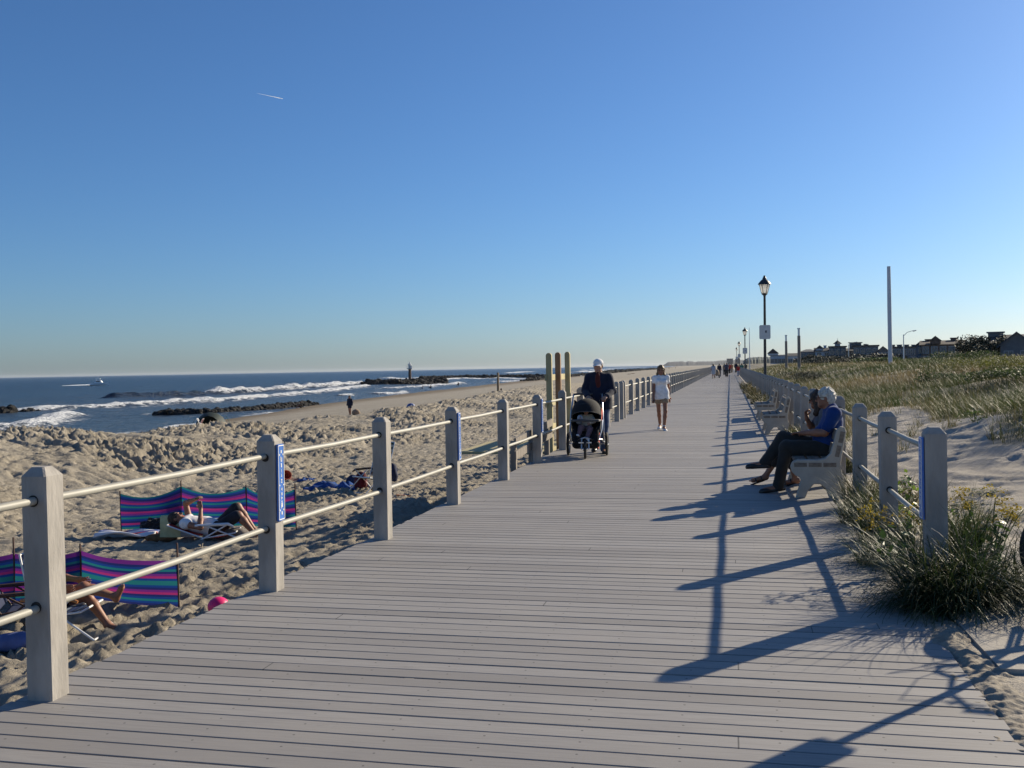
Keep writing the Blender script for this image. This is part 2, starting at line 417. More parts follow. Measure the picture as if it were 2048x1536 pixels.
# ------------------------------------------------------------------ boardwalk
PITCH_B = .1335
V = []; F = []; tint = []
yb = -2.0; k = 0; rb = np.random.default_rng(5)
while yb < 330:
    gap = .0095+rb.uniform(-.0015, .0022); w = PITCH_B-gap
    xl = float(edge_x(yb))+rb.uniform(-.012, .012); xr = DECK_R+rb.uniform(-.012, .012); zz = rb.uniform(-.0012, .0012); b = .003
    o = len(V); tl = rb.random()
    y0, y1 = yb, yb+w
    sag = rb.uniform(-.0018, .0018)
    V += [(xl, y0, -.04), (xr, y0, -.04), (xr, y0, zz-b), (xl, y0, zz-b), (xl, y0+b, zz), (xr, y0+b, zz+sag), (xr, y1-b, zz+sag), (xl, y1-b, zz), (xl, y1, zz-b), (xr, y1, zz-b), (xr, y1, -.04), (xl, y1, -.04)]
    F += [[o, o+1, o+2, o+3], [o+3, o+2, o+5, o+4], [o+4, o+5, o+6, o+7], [o+7, o+6, o+9, o+8], [o+8, o+9, o+10, o+11]]
    V += [V[o+j] for j in (0, 3, 8, 11, 1, 2, 9, 10)]; F += [[o+12, o+13, o+14, o+15], [o+19, o+18, o+17, o+16]]
    tint += [tl]*20; yb += PITCH_B; k += 1
o = len(V); V += [(-3.34, 330, 0), (1.15, 330, 0), (1.15, 1500, 0), (-3.34, 1500, 0)]; F += [[o, o+1, o+2, o+3]]; tint += [.5]*4
# joists and fascia below the boards, so that the gaps end in darkness
def addbox(x0, x1, y0, y1, z0, z1):
    o = len(V)
    V.extend([(x, y, z) for z in (z0, z1) for x, y in ((x0, y0), (x1, y0), (x1, y1), (x0, y1))]); tint.extend([.1]*8)
    for f in ([3, 2, 1, 0], [4, 5, 6, 7], [0, 1, 5, 4], [1, 2, 6, 5], [2, 3, 7, 6], [3, 0, 4, 7]): F.append([i+o for i in f])
for xj in np.arange(-3.22, 1.1, .42): addbox(xj, xj+.05, -2, 330, -.3, -.043)
m, nt, bs = new_mat('grey_deck_boards')
co = coords(nt); at = N_(nt, 'ShaderNodeAttribute', attribute_name='tint')
st = noise(nt, coords(nt, 'Object', (1.2, 26, 26)), 3, 6, .62); pat = noise(nt, co, .9, 4); fine = noise(nt, co, 160, 2)
c = mixc(nt, at.outputs['Fac'], (.252, .235, .217), (.325, .307, .286))
c = mixc(nt, math_(nt, 'MULTIPLY', ramp(nt, st, .36, .7), .6), c, (.22, .205, .195))
c = mixc(nt, math_(nt, 'MULTIPLY', ramp(nt, pat, .45, .72), .3), c, (.36, .33, .29))
sepo = nt.nodes.new('ShaderNodeSeparateXYZ'); nt.links.new(co, sepo.inputs[0])
# screw heads
xx = math_(nt, 'ADD', sepo.outputs[0], math_(nt, 'MULTIPLY', at.outputs['Fac'], .03)); yy = math_(nt, 'ADD', sepo.outputs[1], 2.0)
u = math_(nt, 'MULTIPLY', math_(nt, 'SUBTRACT', math_(nt, 'FRACT', math_(nt, 'DIVIDE', xx, .42)), .5), .42)
v = math_(nt, 'MULTIPLY', math_(nt, 'SUBTRACT', math_(nt, 'FRACT', math_(nt, 'DIVIDE', yy, PITCH_B)), .62), PITCH_B)
dd = math_(nt, 'SQRT', math_(nt, 'ADD', math_(nt, 'MULTIPLY', u, u), math_(nt, 'MULTIPLY', v, v)))
scr = math_(nt, 'MULTIPLY', ramp(nt, dd, .0075, .004), .75)
c = mixc(nt, scr, c, (.07, .065, .06))
# blown sand lying on the seaward edge of the boards
sn = math_(nt, 'MULTIPLY', ramp(nt, noise(nt, co, 2.2, 5, .65), .62, .74), ramp(nt, math_(nt, 'ABSOLUTE', math_(nt, 'ADD', sepo.outputs[0], 1.08)), 1.55, 2.3))
c = mixc(nt, math_(nt, 'MULTIPLY', sn, .6), c, (.45, .38, .27))
jx = math_(nt, 'SUBTRACT', math_(nt, 'MULTIPLY', math_(nt, 'FLOOR', math_(nt, 'MULTIPLY', math_(nt, 'FRACT', math_(nt, 'MULTIPLY', at.outputs['Fac'], 37.7)), 28)), .42), 5.0)
jd = math_(nt, 'ABSOLUTE', math_(nt, 'SUBTRACT', xx, jx))
c = mixc(nt, math_(nt, 'MULTIPLY', ramp(nt, jd, .0045, .0025), .8), c, (.05, .046, .042))
blot = noise(nt, co, 3.1, 6, .7)
c = mixc(nt, math_(nt, 'MULTIPLY', ramp(nt, blot, .60, .76), .35), c, (.17, .158, .15))
nt.links.new(c, bs.inputs['Base Color']); bs.inputs['Roughness'].default_value = .68; bs.inputs['Specular IOR Level'].default_value = .35
bump(nt, bs, math_(nt, 'ADD', st, math_(nt, 'MULTIPLY', fine, .5)), .12, .004)
mi_ = [0]*len(F); yk = -2.0; sgr = np.random.default_rng(17)      # sand caught in the gaps between boards
while yk < 16:
    for _ in range(sgr.poisson(2.2)):
        x0 = sgr.uniform(-3.2, 1.1) if sgr.random() < .6 else (sgr.uniform(-3.3, -2.0) if sgr.random() < .5 else sgr.uniform(.2, 1.1)); L_ = sgr.exponential(.035)+.01; o = len(V)
        V += [(x0, yk-.012, -.004), (x0+L_, yk-.012, -.004), (x0+L_*.8, yk+.002, -.003), (x0+L_*.2, yk+.002, -.003)]; F.append([o, o+1, o+2, o+3]); mi_.append(1); tint += [.5]*4
    yk += PITCH_B
deck = mesh_obj('boardwalk', np.array(V), F, [m, pm('gap_sand', (.36, .31, .235), .95, .15, 40)], None, False, mi_, {'tint': tint})
tag(deck, 'grey plank boardwalk running into the distance', 'boardwalk', kind='structure')

# concrete path slab meeting the deck on the land side, with a ragged strip of sand between
mconc = pm('pale_concrete', (.36, .325, .275), .9, .14, 3, .35, 70)
mb = MB(); mb.prism([(1.34, 5.42), (6.5, 5.36), (6.5, 7.0), (1.32, 7.0)], (0, 0, -.058), .13)
slab = mb.build('concrete_path', mconc); tag(slab, 'pale concrete slab of the side path joining the boardwalk', 'path', kind='structure')

# ------------------------------------------------------------------ sea
sx = np.r_[_w(-38, -150, -.75)]; st_ = .8
while sx[-1] > -9000: st_ *= 1.035; sx = np.r_[sx, sx[-1]-st_]
sx = np.r_[sx, -12000][::-1]
sy = np.r_[_w(-400, 20, 20), _w(20, 330, .9)]; st_ = .9
while sy[-1] < 9000: st_ *= 1.03; sy = np.r_[sy, sy[-1]+st_]
sy = np.r_[sy, 12000]
SX, SY = np.meshgrid(sx, sy, indexing='ij'); H = np.zeros_like(SX); FO = np.zeros_like(SX)
amp = np.clip(1-(np.hypot(SX, SY)-500)/1500, 0.0, 1)
sw = perlin(SX*.012, SY*.006, 60)*2
H += amp*(.16*np.sin((SX+.12*SY)*.23+sw)+.10*perlin(SX*.12, SY*.05, 61)+.05*perlin(SX*.5, SY*.25, 62))
def wave(pts, h, w, foam, wf, back=0.0, seed=0, rag=.5):
    """a breaking crest through photo pixels on the water; foam falls to the shore side"""
    P = np.array([G(px, py, SEA_Z) for px, py in pts])[:, :2]
    best = np.full(SX.shape, 1e9); side = np.zeros_like(SX); tt = np.zeros_like(SX); acc = 0; tot = sum(np.linalg.norm(P[i+1]-P[i]) for i in range(len(P)-1))
    for i in range(len(P)-1):
        a, b = P[i], P[i+1]; ab = b-a; L = np.linalg.norm(ab)
        t = np.clip(((SX-a[0])*ab[0]+(SY-a[1])*ab[1])/(L*L), 0, 1)
        dx = SX-a[0]-t*ab[0]; dy = SY-a[1]-t*ab[1]; d = np.hypot(dx, dy); up = d < best
        best = np.where(up, d, best); tt = np.where(up, acc+t*L, tt); side = np.where(up, np.sign(ab[0]*dy-ab[1]*dx), side); acc += L
    n = np.maximum(.9+.45*perlin(tt*.16, tt*0, seed)+.3*perlin(tt*.6, tt*0, seed+1), .35)
    endf = sstep(0, .06, tt/tot)*sstep(1, .94, tt/tot)
    d = best+rag*perlin(SX*.35, SY*.35, seed+3)*w
    H[:] += h*n*endf*np.exp(-(d/w)**2)
    FO[:] = np.maximum(FO, foam*endf*np.clip(n+.15, .2, 1.1)*np.exp(-(d/wf)**2))
    if back: FO[:] = np.maximum(FO, .62*endf*np.exp(-(np.maximum(d-wf*.5, 0)/back)**2)*np.clip(n, .2, 1))
wave([(-80, 862), (0, 857), (60, 851), (105, 842), (132, 829)], .75, 1.9, 1.0, 2.0, 3, 1)
wave([(-60, 826), (60, 824), (150, 819), (280, 811), (360, 805), (450, 800), (560, 791), (680, 779), (740, 772)], .65, 1.8, 1.0, 2.1, 4, 12)
wave([(400, 789), (450, 786), (520, 783), (600, 778), (690, 771), (735, 768)], 1.5, 2.4, 1.0, 2.6, 4, 23)
wave([(210, 797), (330, 793), (400, 790)], 1.1, 3.0, .0, 1, 0, 29)
wave([(330, 861), (352, 856), (385, 852), (425, 846)], .18, .9, .95, .9, 2, 34)
wave([(130, 871), (160, 870)], .3, 1.5, .95, 1.4, 0, 39)
wave([(190, 831), (260, 829), (300, 829)], .15, 1, .55, .9, 0, 37)
wave([(350, 831), (420, 826), (470, 822)], .15, .9, .75, .9, 0, 36)
wave([(735, 779), (790, 778), (850, 774), (905, 770), (920, 767)], .5, 1.8, 1.0, 2.0, 4, 45)
wave([(745, 789), (800, 786), (812, 784)], .4, 1.3, 1.0, 1.5, 3, 46)
wave([(680, 794), (705, 791)], .3, 1.1, .95, 1.2, 2, 48)
wave([(765, 757), (800, 758), (840, 756), (880, 755), (900, 753)], .7, 3, .9, 4.5, 0, 50)
wave([(860, 762), (920, 757), (1000, 757), (1060, 758), (1100, 756)], .4, 3, .95, 4, 5, 56)
wave([(980, 765), (1060, 760), (1110, 754), (1180, 751)], .2, 3, .8, 4, 5, 58)
wave([(1015, 747), (1040, 745), (1075, 744)], 1.1, 5, 1.0, 7, 0, 61)
wave([(1150, 746), (1185, 744), (1215, 742)], 1.2, 6, 1.0, 8, 0, 62)
wave([(1150, 741), (1190, 740), (1225, 740)], 1.2, 6, 1.0, 8, 0, 62)
wave([(1200, 738), (1280, 735), (1330, 734), (1370, 733)], .5, 12, .9, 20, 20, 64)
# the boat's white wake
P0 = G(190, 769.5, SEA_Z); P1 = G(145, 772, SEA_Z)
ab = (P1-P0)[:2]; t = np.clip(((SX-P0[0])*ab[0]+(SY-P0[1])*ab[1])/(ab@ab), 0, 1)
# foam washing about the rocks and along the edge of the beach
xs_ = shore_x(SY); FO = np.maximum(FO, .72*np.exp(-((SX-xs_-.6-1.2*perlin(SY*.08, SY*0, 70))/1.1)**2)*sstep(-.2, .5, perlin(SY*.05, SY*0, 71))*(SY < 600))
ni, nj = SX.shape; I = np.arange(ni*nj).reshape(ni, nj)
Fq = np.stack([I[:-1, :-1], I[1:, :-1], I[1:, 1:], I[:-1, 1:]], -1).reshape(-1, 4)
m, nt, bs = new_mat('sea_water'); co = coords(nt)
at = N_(nt, 'ShaderNodeAttribute', attribute_name='foam')
n1 = noise(nt, coords(nt, 'Object', (.02, .008, 1)), 1, 4); n2 = noise(nt, co, .9, 6, .68)
n3 = noise(nt, coords(nt, 'Object', (.35, .12, 1)), 1, 6, .62)
c = mixc(nt, ramp(nt, n1, .35, .65), (.008, .026, .056), (.012, .038, .074))
c = mixc(nt, math_(nt, 'MULTIPLY', ramp(nt, n3, .5, .75), .6), c, (.022, .065, .105))
n4 = noise(nt, coords(nt, 'Object', (.5, .16, 1)), 1, 5, .6)
f = math_(nt, 'ADD', math_(nt, 'SUBTRACT', at.outputs['Fac'], math_(nt, 'MULTIPLY', ramp(nt, n4, .48, .66), .32)), math_(nt, 'MULTIPLY', math_(nt, 'SUBTRACT', n2, .5), 1.7))
fm = math_(nt, 'MULTIPLY', ramp(nt, f, .36, .66), ramp(nt, at.outputs['Fac'], .05, .3))
nt.links.new(mixc(nt, fm, c, (.74, .755, .76)), bs.inputs['Base Color'])
r_ = nt.nodes.new('ShaderNodeMapRange'); nt.links.new(fm, r_.inputs[0]); r_.inputs[3].default_value = .28; r_.inputs[4].default_value = .9; nt.links.new(r_.outputs[0], bs.inputs['Roughness'])
bs.inputs['IOR'].default_value = 1.33; bs.inputs['Specular IOR Level'].default_value = .17
hh = math_(nt, 'ADD', math_(nt, 'MULTIPLY', n3, 1.3), math_(nt, 'MULTIPLY', noise(nt, coords(nt, 'Object', (1.6, .7, 1)), 1, 5, .7), .6))
bump(nt, bs, hh, 1.0, 1.5)
sea = mesh_obj('sea', np.stack([SX, SY, H+SEA_Z], -1).reshape(-1, 3), Fq, m, smooth=True, attrs={'foam': FO.ravel()})
tag(sea, 'dark blue sea with white breakers rolling to the beach', 'sea', kind='structure')

# loose sand drifted over the landward deck edge and into the gap before the slab
dx = np.linspace(.9, 1.5, 60); dy = np.linspace(2.6, 6.5, 330); DX, DY = np.meshgrid(dx, dy, indexing='ij')
DZ = -.012+.022*np.exp(-((DX-1.22)/.1)**2)+.03*perlin(DX*6, DY*2.2, 95)*np.exp(-((DX-1.2)/.2)**2)+.012*perlin(DX*22, DY*22, 96)-.03*sstep(.16, .3, np.abs(DX-1.21))
I = np.arange(DX.size).reshape(DX.shape); Fq = np.stack([I[:-1, :-1], I[1:, :-1], I[1:, 1:], I[:-1, 1:]], -1).reshape(-1, 4)
o = mesh_obj('sand_drift', np.stack([DX, DY, DZ], -1).reshape(-1, 3), Fq, pm('drift_sand', (.38, .335, .265), .95, .22, 18, .6, 60, c2=(.24, .2, .15)), None, True); tag(o, 'loose sand and debris along the landward edge of the boards', 'sand', kind='stuff')
# ------------------------------------------------------------------ railings
mpost = pm('weathered_grey_post', (.315, .292, .262), .85, .2, 7, .4, 45, sc=(1, 1, .3))
msocket_shade = pm('painted_socket_shade', (.02, .018, .016), .9)  # dark colour painted on flat discs as the shade inside the pipe sockets
mpipe = pm('pale_rail_pipe', (.34, .325, .275), .55, .08, 5, .05, 40, spec=.5)
mblue = pm('blue_plaque', (.045, .16, .52), .35, .06, 5)
mwhite = pm('white_paint', (.8, .8, .78), .5, .04, 5)
PW = .14
def post_mesh(h, down, socket_discs, top_z, low_z):
    """square post with a chamfered cap and flat dark discs painting the shade of the sockets where the pipes enter"""
    mb = MB(); w = PW/2; c = .045; e = .008
    def sq(r, z): return [(-r+e, -r, z), (r-e, -r, z), (r, -r+e, z), (r, r-e, z), (r-e, r, z), (-r+e, r, z), (-r, r-e, z), (-r, -r+e, z)]
    V = sq(w, -down)+sq(w, h-c)+sq(w-.034, h); n = 8
    F = [[i, (i+1) % n, n+(i+1) % n, n+i] for i in range(n)]+[[n+i, n+(i+1) % n, 2*n+(i+1) % n, 2*n+i] for i in range(n)]+[[2*n+i for i in range(n)], list(range(n))[::-1]]
    mb.add(V, F); mb.mi = 1
    for z in (top_z, low_z):
        if socket_discs:
            for s in (-1, 1): mb.lathe([(.029, 0), (.029, .003)], (0, s*(w+.0005), z), 14, (0, s, 0))
    return mb
POST_H, TOP_Z, LOW_Z = 1.15, .985, .46
def railing(name, label, xf, ys, down=1.2, plaques=(), face=1, far_copy=True, hgt=POST_H, pr=.0205):
    y0 = ys[0]; root = empty(name, (0, 0, 0), 0, label, 'railing')
    proto = None; rr = random.Random(3)
    for i, y in enumerate(ys):
        if proto is None:
            p = post_mesh(hgt, down, i > 0 or ys[0] < 5, TOP_Z, LOW_Z).build('post', [mpost, msocket_shade], root)
            if i > 0 or ys[0] < 5: proto = p
        else:
            p = proto.copy(); col.objects.link(p); p.parent = root
        p.location = (float(xf(y)), y, rr.uniform(-.012, .012)); p.rotation_euler = (rr.uniform(-.004, .004), rr.uniform(-.006, .006), rr.uniform(-.02, .02))
        if i in plaques:
            mb = MB(); fx = face*(PW/2+.011); L = .56; zc = .80
            mb.box((fx, 0, zc), (.018, .098, L), ch=.006)
            q = mb.build('plaque', mblue, p)
            q['label'] = 'blue plaque with small white stacked lettering on post'
            mb = MB(); x = fx+face*.0105
            def stroke(u, z, w, h): mb.box((x, u, zc+z), (.003, w, h))
            for z in (.27, -.27):
                stroke(0, z, .085, .006)
            for s in (1, -1): stroke(s*.044, 0, .005, .54)
            for z0, sg in ((.225, 1), (-.225, -1)):
                stroke(0, z0, .014, .022); stroke(-.027, z0-.022*sg, .01, .012); stroke(.027, z0-.022*sg, .01, .012)
                stroke(-.008, z0-.05*sg, .006, .03); stroke(.008, z0-.058*sg, .006, .03); stroke(0, z0-.07*sg, .018, .006)
            zz = [.125, .085, .045, .01, -.05, -.085, -.115, -.145, -.17]
            gl = [[(0, 0, .012, .03)], [(0, 0, .004, .026)], [(0, 0, .014, .006), (0, .006, .005, .024)], [(0, .01, .018, .006), (0, -.01, .018, .006), (0, 0, .006, .024)],
                  [(0, 0, .014, .008), (.004, 0, .005, .022)], [(-.006, 0, .005, .02), (.006, 0, .005, .02)], [(0, 0, .018, .006), (-.006, 0, .005, .022)], [(0, .006, .016, .006), (0, -.006, .016, .006)], [(0, 0, .006, .022)]]
            for z, g in zip(zz, gl):
                for (u, dz, w, h) in g: stroke(u, z+dz, w, h)
            for u in (-.03, .03): stroke(u, -.02, .009, .01)
            mb.build('lettering', mwhite, q)
    for nm, z in (('top_rail', TOP_Z), ('bottom_rail', LOW_Z)):
        mb = MB()
        for a, b in zip(ys[:-1], ys[1:]):
            j = rr.uniform(-.006, .006)
            mb.tube([(float(xf(a))+.0, a+PW/2-.01, z+j), (float(xf((a+b)/2)), (a+b)/2, z-.006+j), (float(xf(b)), b-PW/2+.01, z+rr.uniform(-.006, .006))], pr, 10 if a < 30 else 6)
        mb.build(nm, mpipe, root, True)
    return root
LS = 2.385
left_ys = [1.86, 4.225, 6.592, 8.761, 11.125, 13.604, 16.067, 18.6]+[18.6+LS*i for i in range(1, 5)]
railing('seaward_railing', 'grey post and pipe railing with blue plaques beside the near beach', rail_x, left_ys, plaques=(2, 4, 6))
far_ys = [left_ys[-1]+1.35+LS*i for i in range(1, 62)]
far_ys = [left_ys[-1]+1.2, left_ys[-1]+1.2+.62]+[left_ys[-1]+1.82+LS*(i+1) for i in range(60)]
railing('seaward_railing', 'long grey post and pipe railing beyond the beach opening, along the seaward edge', rail_x, far_ys, plaques=())
RS = 2.06
right_ys = [7.14+RS*i for i in range(70)]
def rx(y): return np.interp(y, [7, 12, 30, 400], [1.36, 1.38, 1.40, 1.40])
railing('landward_railing', 'grey post and pipe railing behind the benches on the dune side', rx, right_ys, .6, plaques=(0,), face=-1)
# ------------------------------------------------------------------ people
SKIN = {}
def skin_mat(name, c):
    m, nt, bs = new_mat(name); co = coords(nt); c = A_(*c)
    nt.links.new(mixc(nt, ramp(nt, noise(nt, co, 16, 4), .3, .7), c*.9, np.clip(c*A_(1.12, 1.04, 1.0), 0, 1)), bs.inputs['Base Color'])
    bs.inputs['Roughness'].default_value = .55; bs.inputs['Subsurface Weight'].default_value = .08; bs.inputs['Subsurface Radius'].default_value = (.01, .004, .002)
    return m
m_skin = skin_mat('skin', (.42, .23, .155)); m_tan = skin_mat('tanned_skin', (.27, .125, .072))
m_eye = pm('eye_dark', (.03, .02, .018), .25, .05); m_lip = pm('lips', (.34, .13, .1), .5, .05)
def cloth(name, c, c2=None, scale=14, rough=.9, b=.25): return pm(name, c, rough, .12, scale, b, 260, c2=c2, spec=.2, sheen=.15)
def hairm(name, c, c2): return pm(name, c, .55, .3, 1, .6, 40, c2=c2, sc=(60, 60, 12), spec=.45)
def unit(v): v = np.asarray(v, float); return v/(np.linalg.norm(v)+1e-12)
def stand(h=1.7, stride=0.0, swing=0.0, width=1.0, lean=0.0):
    s = h/1.7; J = {}
    J['P'] = A_(0, 0, .95)*s; J['C'] = A_(0, .02+lean*.5, 1.24)*s; J['N'] = A_(0, .0+lean, 1.43)*s; J['H'] = A_(0, .03+lean*1.3, 1.575)*s
    for k, x in (('R', 1), ('L', -1)):
        J['S'+k] = A_(.174*x*width, -.005+lean*.9, 1.365)*s
        a = swing*x
        J['E'+k] = A_(.225*x*width, -.03+a*.14+lean*.6, 1.11)*s; J['W'+k] = A_(.235*x*width, .04+a*.3+lean*.4, .87)*s
        st = -stride*x
        J['I'+k] = A_(.088*x, 0, .92)*s; J['K'+k] = A_(.092*x, .03+st*.5, .505)*s; J['A'+k] = A_(.09*x, -.03+st, .085+(.03 if st < -.05 else 0))*s; J['T'+k] = J['A'+k]+A_(.02*x, .16, -.055)*s
    J['s'] = s; J['hd'] = A_(0, 1, 0); J['hu'] = A_(0, 0, 1); return J
def torso_frame(J):
    up = unit(J['N']-J['P']); rt = J['SR']-J['SL']; rt = unit(rt-(rt@up)*up); fw = np.cross(up, rt); return np.stack([rt, fw, up], 1)
def head_frame(J):
    fw = unit(J['hd']); up = J['hu']-(J['hu']@fw)*fw; up = unit(up); return np.stack([np.cross(fw, up), fw, up], 1)
def hand_prims(S, W, d, n, side, s, curl=.5, spread=0.0):
    """palm, four unequal bent fingers and a thumb leaving the side of the palm; d: along the hand, n: palm side, side: thumb side sign"""
    d = unit(d); n = unit(n-(n@d)*d); u = np.cross(n, d)*side
    S.ell(W+d*.05*s, A_(.041, .016, .055)*s, np.stack([u, n, d], 1), .015*s); S.cone(W-d*.02*s, W+d*.02*s, .026*s, .024*s, .02*s)
    for i, L in enumerate((.072, .08, .074, .058)):
        o = (.03-.02*i)*s; b = W+d*.092*s+u*o-n*.002; dd = unit(d+u*(.06-.04*i)*(1+spread))
        c1 = curl*.9; c2 = curl*1.9
        d1 = dd*math.cos(c1)+n*math.sin(c1); d2 = dd*math.cos(c2)+n*math.sin(c2); m = b+d1*L*.52*s
        S.cone(b-d*.012*s, m, .0098*s, .0088*s, .004*s); S.cone(m, m+d2*L*.5*s, .0088*s, .0072*s, .004*s)
    b = W+d*.03*s+u*.032*s; t1 = unit(d*.7+u*.75+n*.35); m = b+t1*.034*s; t2 = unit(d*.85+u*.25+n*(.35+.4*curl))
    S.cone(b, m, .0125*s, .0105*s, .01*s); S.cone(m, m+t2*.032*s, .0105*s, .0085*s, .005*s)
def body(J, voxel=.008, bulk=1.0, belly=0.0, bare=False, female=False, hands=None):
    s = J['s']; B = SDF(voxel); T = torso_frame(J); fw = T[:, 1]; up = T[:, 2]; w = bulk
    k = .06*s
    B.ell(J['C'], A_(.158*w, .105*w, .2)*s, T, k); B.ell((J['C']*.45+J['P']*.55)+fw*belly*.4, A_(.132*w, .098*w+belly, .16)*s, T, k)
    B.ell(J['P'], A_(.158*w, .112*w, .13)*s, T, k)
    if female:
        for x in (-1, 1): B.ell(J['C']+T@(A_(.07*x, .085, .03)*s), A_(.062, .055, .062)*s, T, .03*s)
    B.cone(J['SL'], J['SR'], .058*s*w, None, k); B.cone(J['N']-up*.03*s, J['SL'], .05*s, .052*s, k); B.cone(J['N']-up*.03*s, J['SR'], .05*s, .052*s, k)
    Hf = head_frame(J); H = J['H']; P = lambda x, y, z: H+Hf@(A_(x, y, z)*s)
    B.cone(J['N']-up*.05*s, P(0, -.02, -.06), .058*s, .052*s, .04*s)
    B.ell(P(0, -.012, .025), A_(.075, .096, .088)*s, Hf, .02*s); B.ell(P(0, .018, -.045), A_(.06, .075, .078)*s, Hf, .03*s)
    B.cone(P(0, .062, -.105), P(0, .066, -.102), .023*s, .02*s, .03*s); B.cone(P(-.035, .07, -.085), P(.035, .07, -.085), .02*s, .02*s, .03*s)
    if voxel < .013:
        for x in (-1, 1):
            B.sub(P(.032*x, .1, .002), A_(.019, .016, .012)*s, Hf, .012*s); B.ell(P(.031*x, .078, .0), A_(.0125, .0125, .0115)*s, Hf, .003*s)
            B.ell(P(.045*x, .066, -.035), A_(.022, .018, .02)*s, Hf, .03*s); B.ell(P(.077*x, -.008, -.008), A_(.011, .021, .033)*s, Hf, .008*s)
        B.cone(P(-.038, .083, .024), P(.038, .083, .024), .011*s, .011*s, .014*s)
        B.cone(P(0, .09, .008), P(0, .113, -.034), .0085*s, .0135*s, .012*s)
        for x in (-1, 1): B.cone(P(.008*x, .098, -.038), P(.013*x, .096, -.04), .008*s, .006*s, .008*s)
        B.cone(P(-.021, .086, -.064), P(.021, .086, -.064), .0075*s, None, .006*s); B.cone(P(-.018, .085, -.075), P(.018, .085, -.075), .008*s, None, .006*s)
    else: B.cone(P(0, .09, .0), P(0, .108, -.03), .012*s, .016*s, .02*s)
    for K in 'LR':
        S_, E, Wr = J['S'+K], J['E'+K], J['W'+K]; al = .046*w
        B.cone(S_, E, .052*s*w, .040*s*w, .03*s); B.cone(E, E*.62+Wr*.38, .041*s*w, .041*s*w, .02*s); B.cone(E*.62+Wr*.38, Wr, .041*s*w, .027*s, .02*s)
        I, Kn, An, To = J['I'+K], J['K'+K], J['A'+K], J['T'+K]
        B.cone(I, Kn, .084*s*w, .056*s*w, .05*s); back = unit(np.cross(np.cross(Kn-I, An-Kn)+1e-9, An-Kn)) if np.linalg.norm(np.cross(Kn-I, An-Kn)) > 1e-3 else -fw
        B.cone(Kn, Kn*.68+An*.32-fw*.0, .055*s*w, .056*s*w, .03*s); B.cone(Kn*.68+An*.32, An, .056*s*w, .036*s, .03*s)
        td = unit(To-An); heel = An-td*.035*s-unit(An-Kn)*-.045*s
        sole = unit(An-Kn)
        B.cone(An, An+sole*.03*s-td*.03*s, .036*s, .034*s, .03*s); B.cone(An+sole*.02*s, To, .036*s, .03*s, .03*s)
        if bare and voxel < .012:
            rt = unit(np.cross(td, An-Kn)); sg = 1 if K == 'R' else -1
            B.cone(To-rt*.02*s, To+rt*.02*s, .024*s, None, .02*s); ft = unit(To-An)
            for i in range(5): B.cone(To+rt*(.03-.015*i)*s*sg*-1+ft*.015*s, To+rt*(.034-.017*i)*s*sg*-1+ft*(.05-.006*i)*s, .0105*s, .009*s, .004*s)
        hd = (hands or {}).get(K)
        if hd is None: hd = dict(d=Wr-E, n=unit(np.cross(A_(0, 0, 1), Wr-E)+fw*.2)*(1 if K == 'L' else -1), curl=.45)
        if hd is not False:
            side = 1 if K == 'L' else -1
            hand_prims(B, Wr, hd['d'], np.asarray(hd['n'], float), hd.get('side', side), s, hd.get('curl', .45))
    return B
def face_regions(J):
    s = J['s']; Hf = head_frame(J); P = lambda x, y, z: J['H']+Hf@(A_(x, y, z)*s)
    return [(P(.031, .093, .0), .0085*s, 1), (P(-.031, .093, .0), .0085*s, 1), (P(0, .095, -.069), A_(.026, .02, .011)*s, 2), (P(.036, .094, .028), A_(.021, .014, .005)*s, 1), (P(-.036, .094, .028), A_(.021, .014, .005)*s, 1)]
def shirt(J, t=.013, sleeve=.55, hem=.0, voxel=.009, bulk=1.0, belly=0.0, collar=True, loose=0.0, female=False):
    """garment over the torso; sleeve 0..1 upper arm, 1..2 down to the wrist"""
    s = J['s']; B = SDF(voxel); T = torso_frame(J); fw = T[:, 1]; up = T[:, 2]; w = bulk; k = .06*s
    B.ell(J['C'], A_(.158*w+t, .105*w+t, .195+t)*s, T, k); B.ell((J['C']*.45+J['P']*.55)+fw*belly*.4, A_(.134*w+t+loose, .1*w+t+belly+loose, .17)*s, T, k)
    B.ell(J['P']-up*hem*.35*s, A_(.163*w+t+loose, .117*w+t+loose, .14+hem*1.1)*s, T, k)
    if female:
        for x in (-1, 1): B.ell(J['C']+T@(A_(.07*x, .085, .03)*s), A_(.062+t, .055+t, .062+t)*s, T, .03*s)
    B.cone(J['SL']-up*.01*s, J['SR']-up*.01*s, .048*s*w+t, None, k); B.cone(J['N']-up*.04*s, J['SL'], .05*s+t, .052*s+t, k); B.cone(J['N']-up*.04*s, J['SR'], .05*s+t, .052*s+t, k)
    if collar: B.cone(J['N']-up*.05*s, J['N']+up*.012*s, .062*s+t*.8, .060*s+t*.5, .02*s)
    if hem > .05:
        for K in 'LR': B.cone(J['I'+K]+up*.06*s, J['I'+K]-up*hem*.9*s, .092*s*w+t+loose, .098*s*w+t+loose, .08*s)
    B.p.append(('x', J['P']-up*(.02+hem)*s, -up))
    for K in 'LR':
        S_, E, Wr = J['S'+K], J['E'+K], J['W'+K]
        if sleeve > 0:
            e = S_+(E-S_)*min(sleeve, 1.0)
            B.cone(S_, e, .053*s*w+t*1.2, (.053-.012*min(sleeve, 1))*s*w+t*1.4, .03*s)
            if sleeve > 1: B.cone(E, E+(Wr-E)*(sleeve-1), .042*s*w+t, .033*s+t, .03*s)
    if J['N'][2] > J['P'][2]: pass
    return B
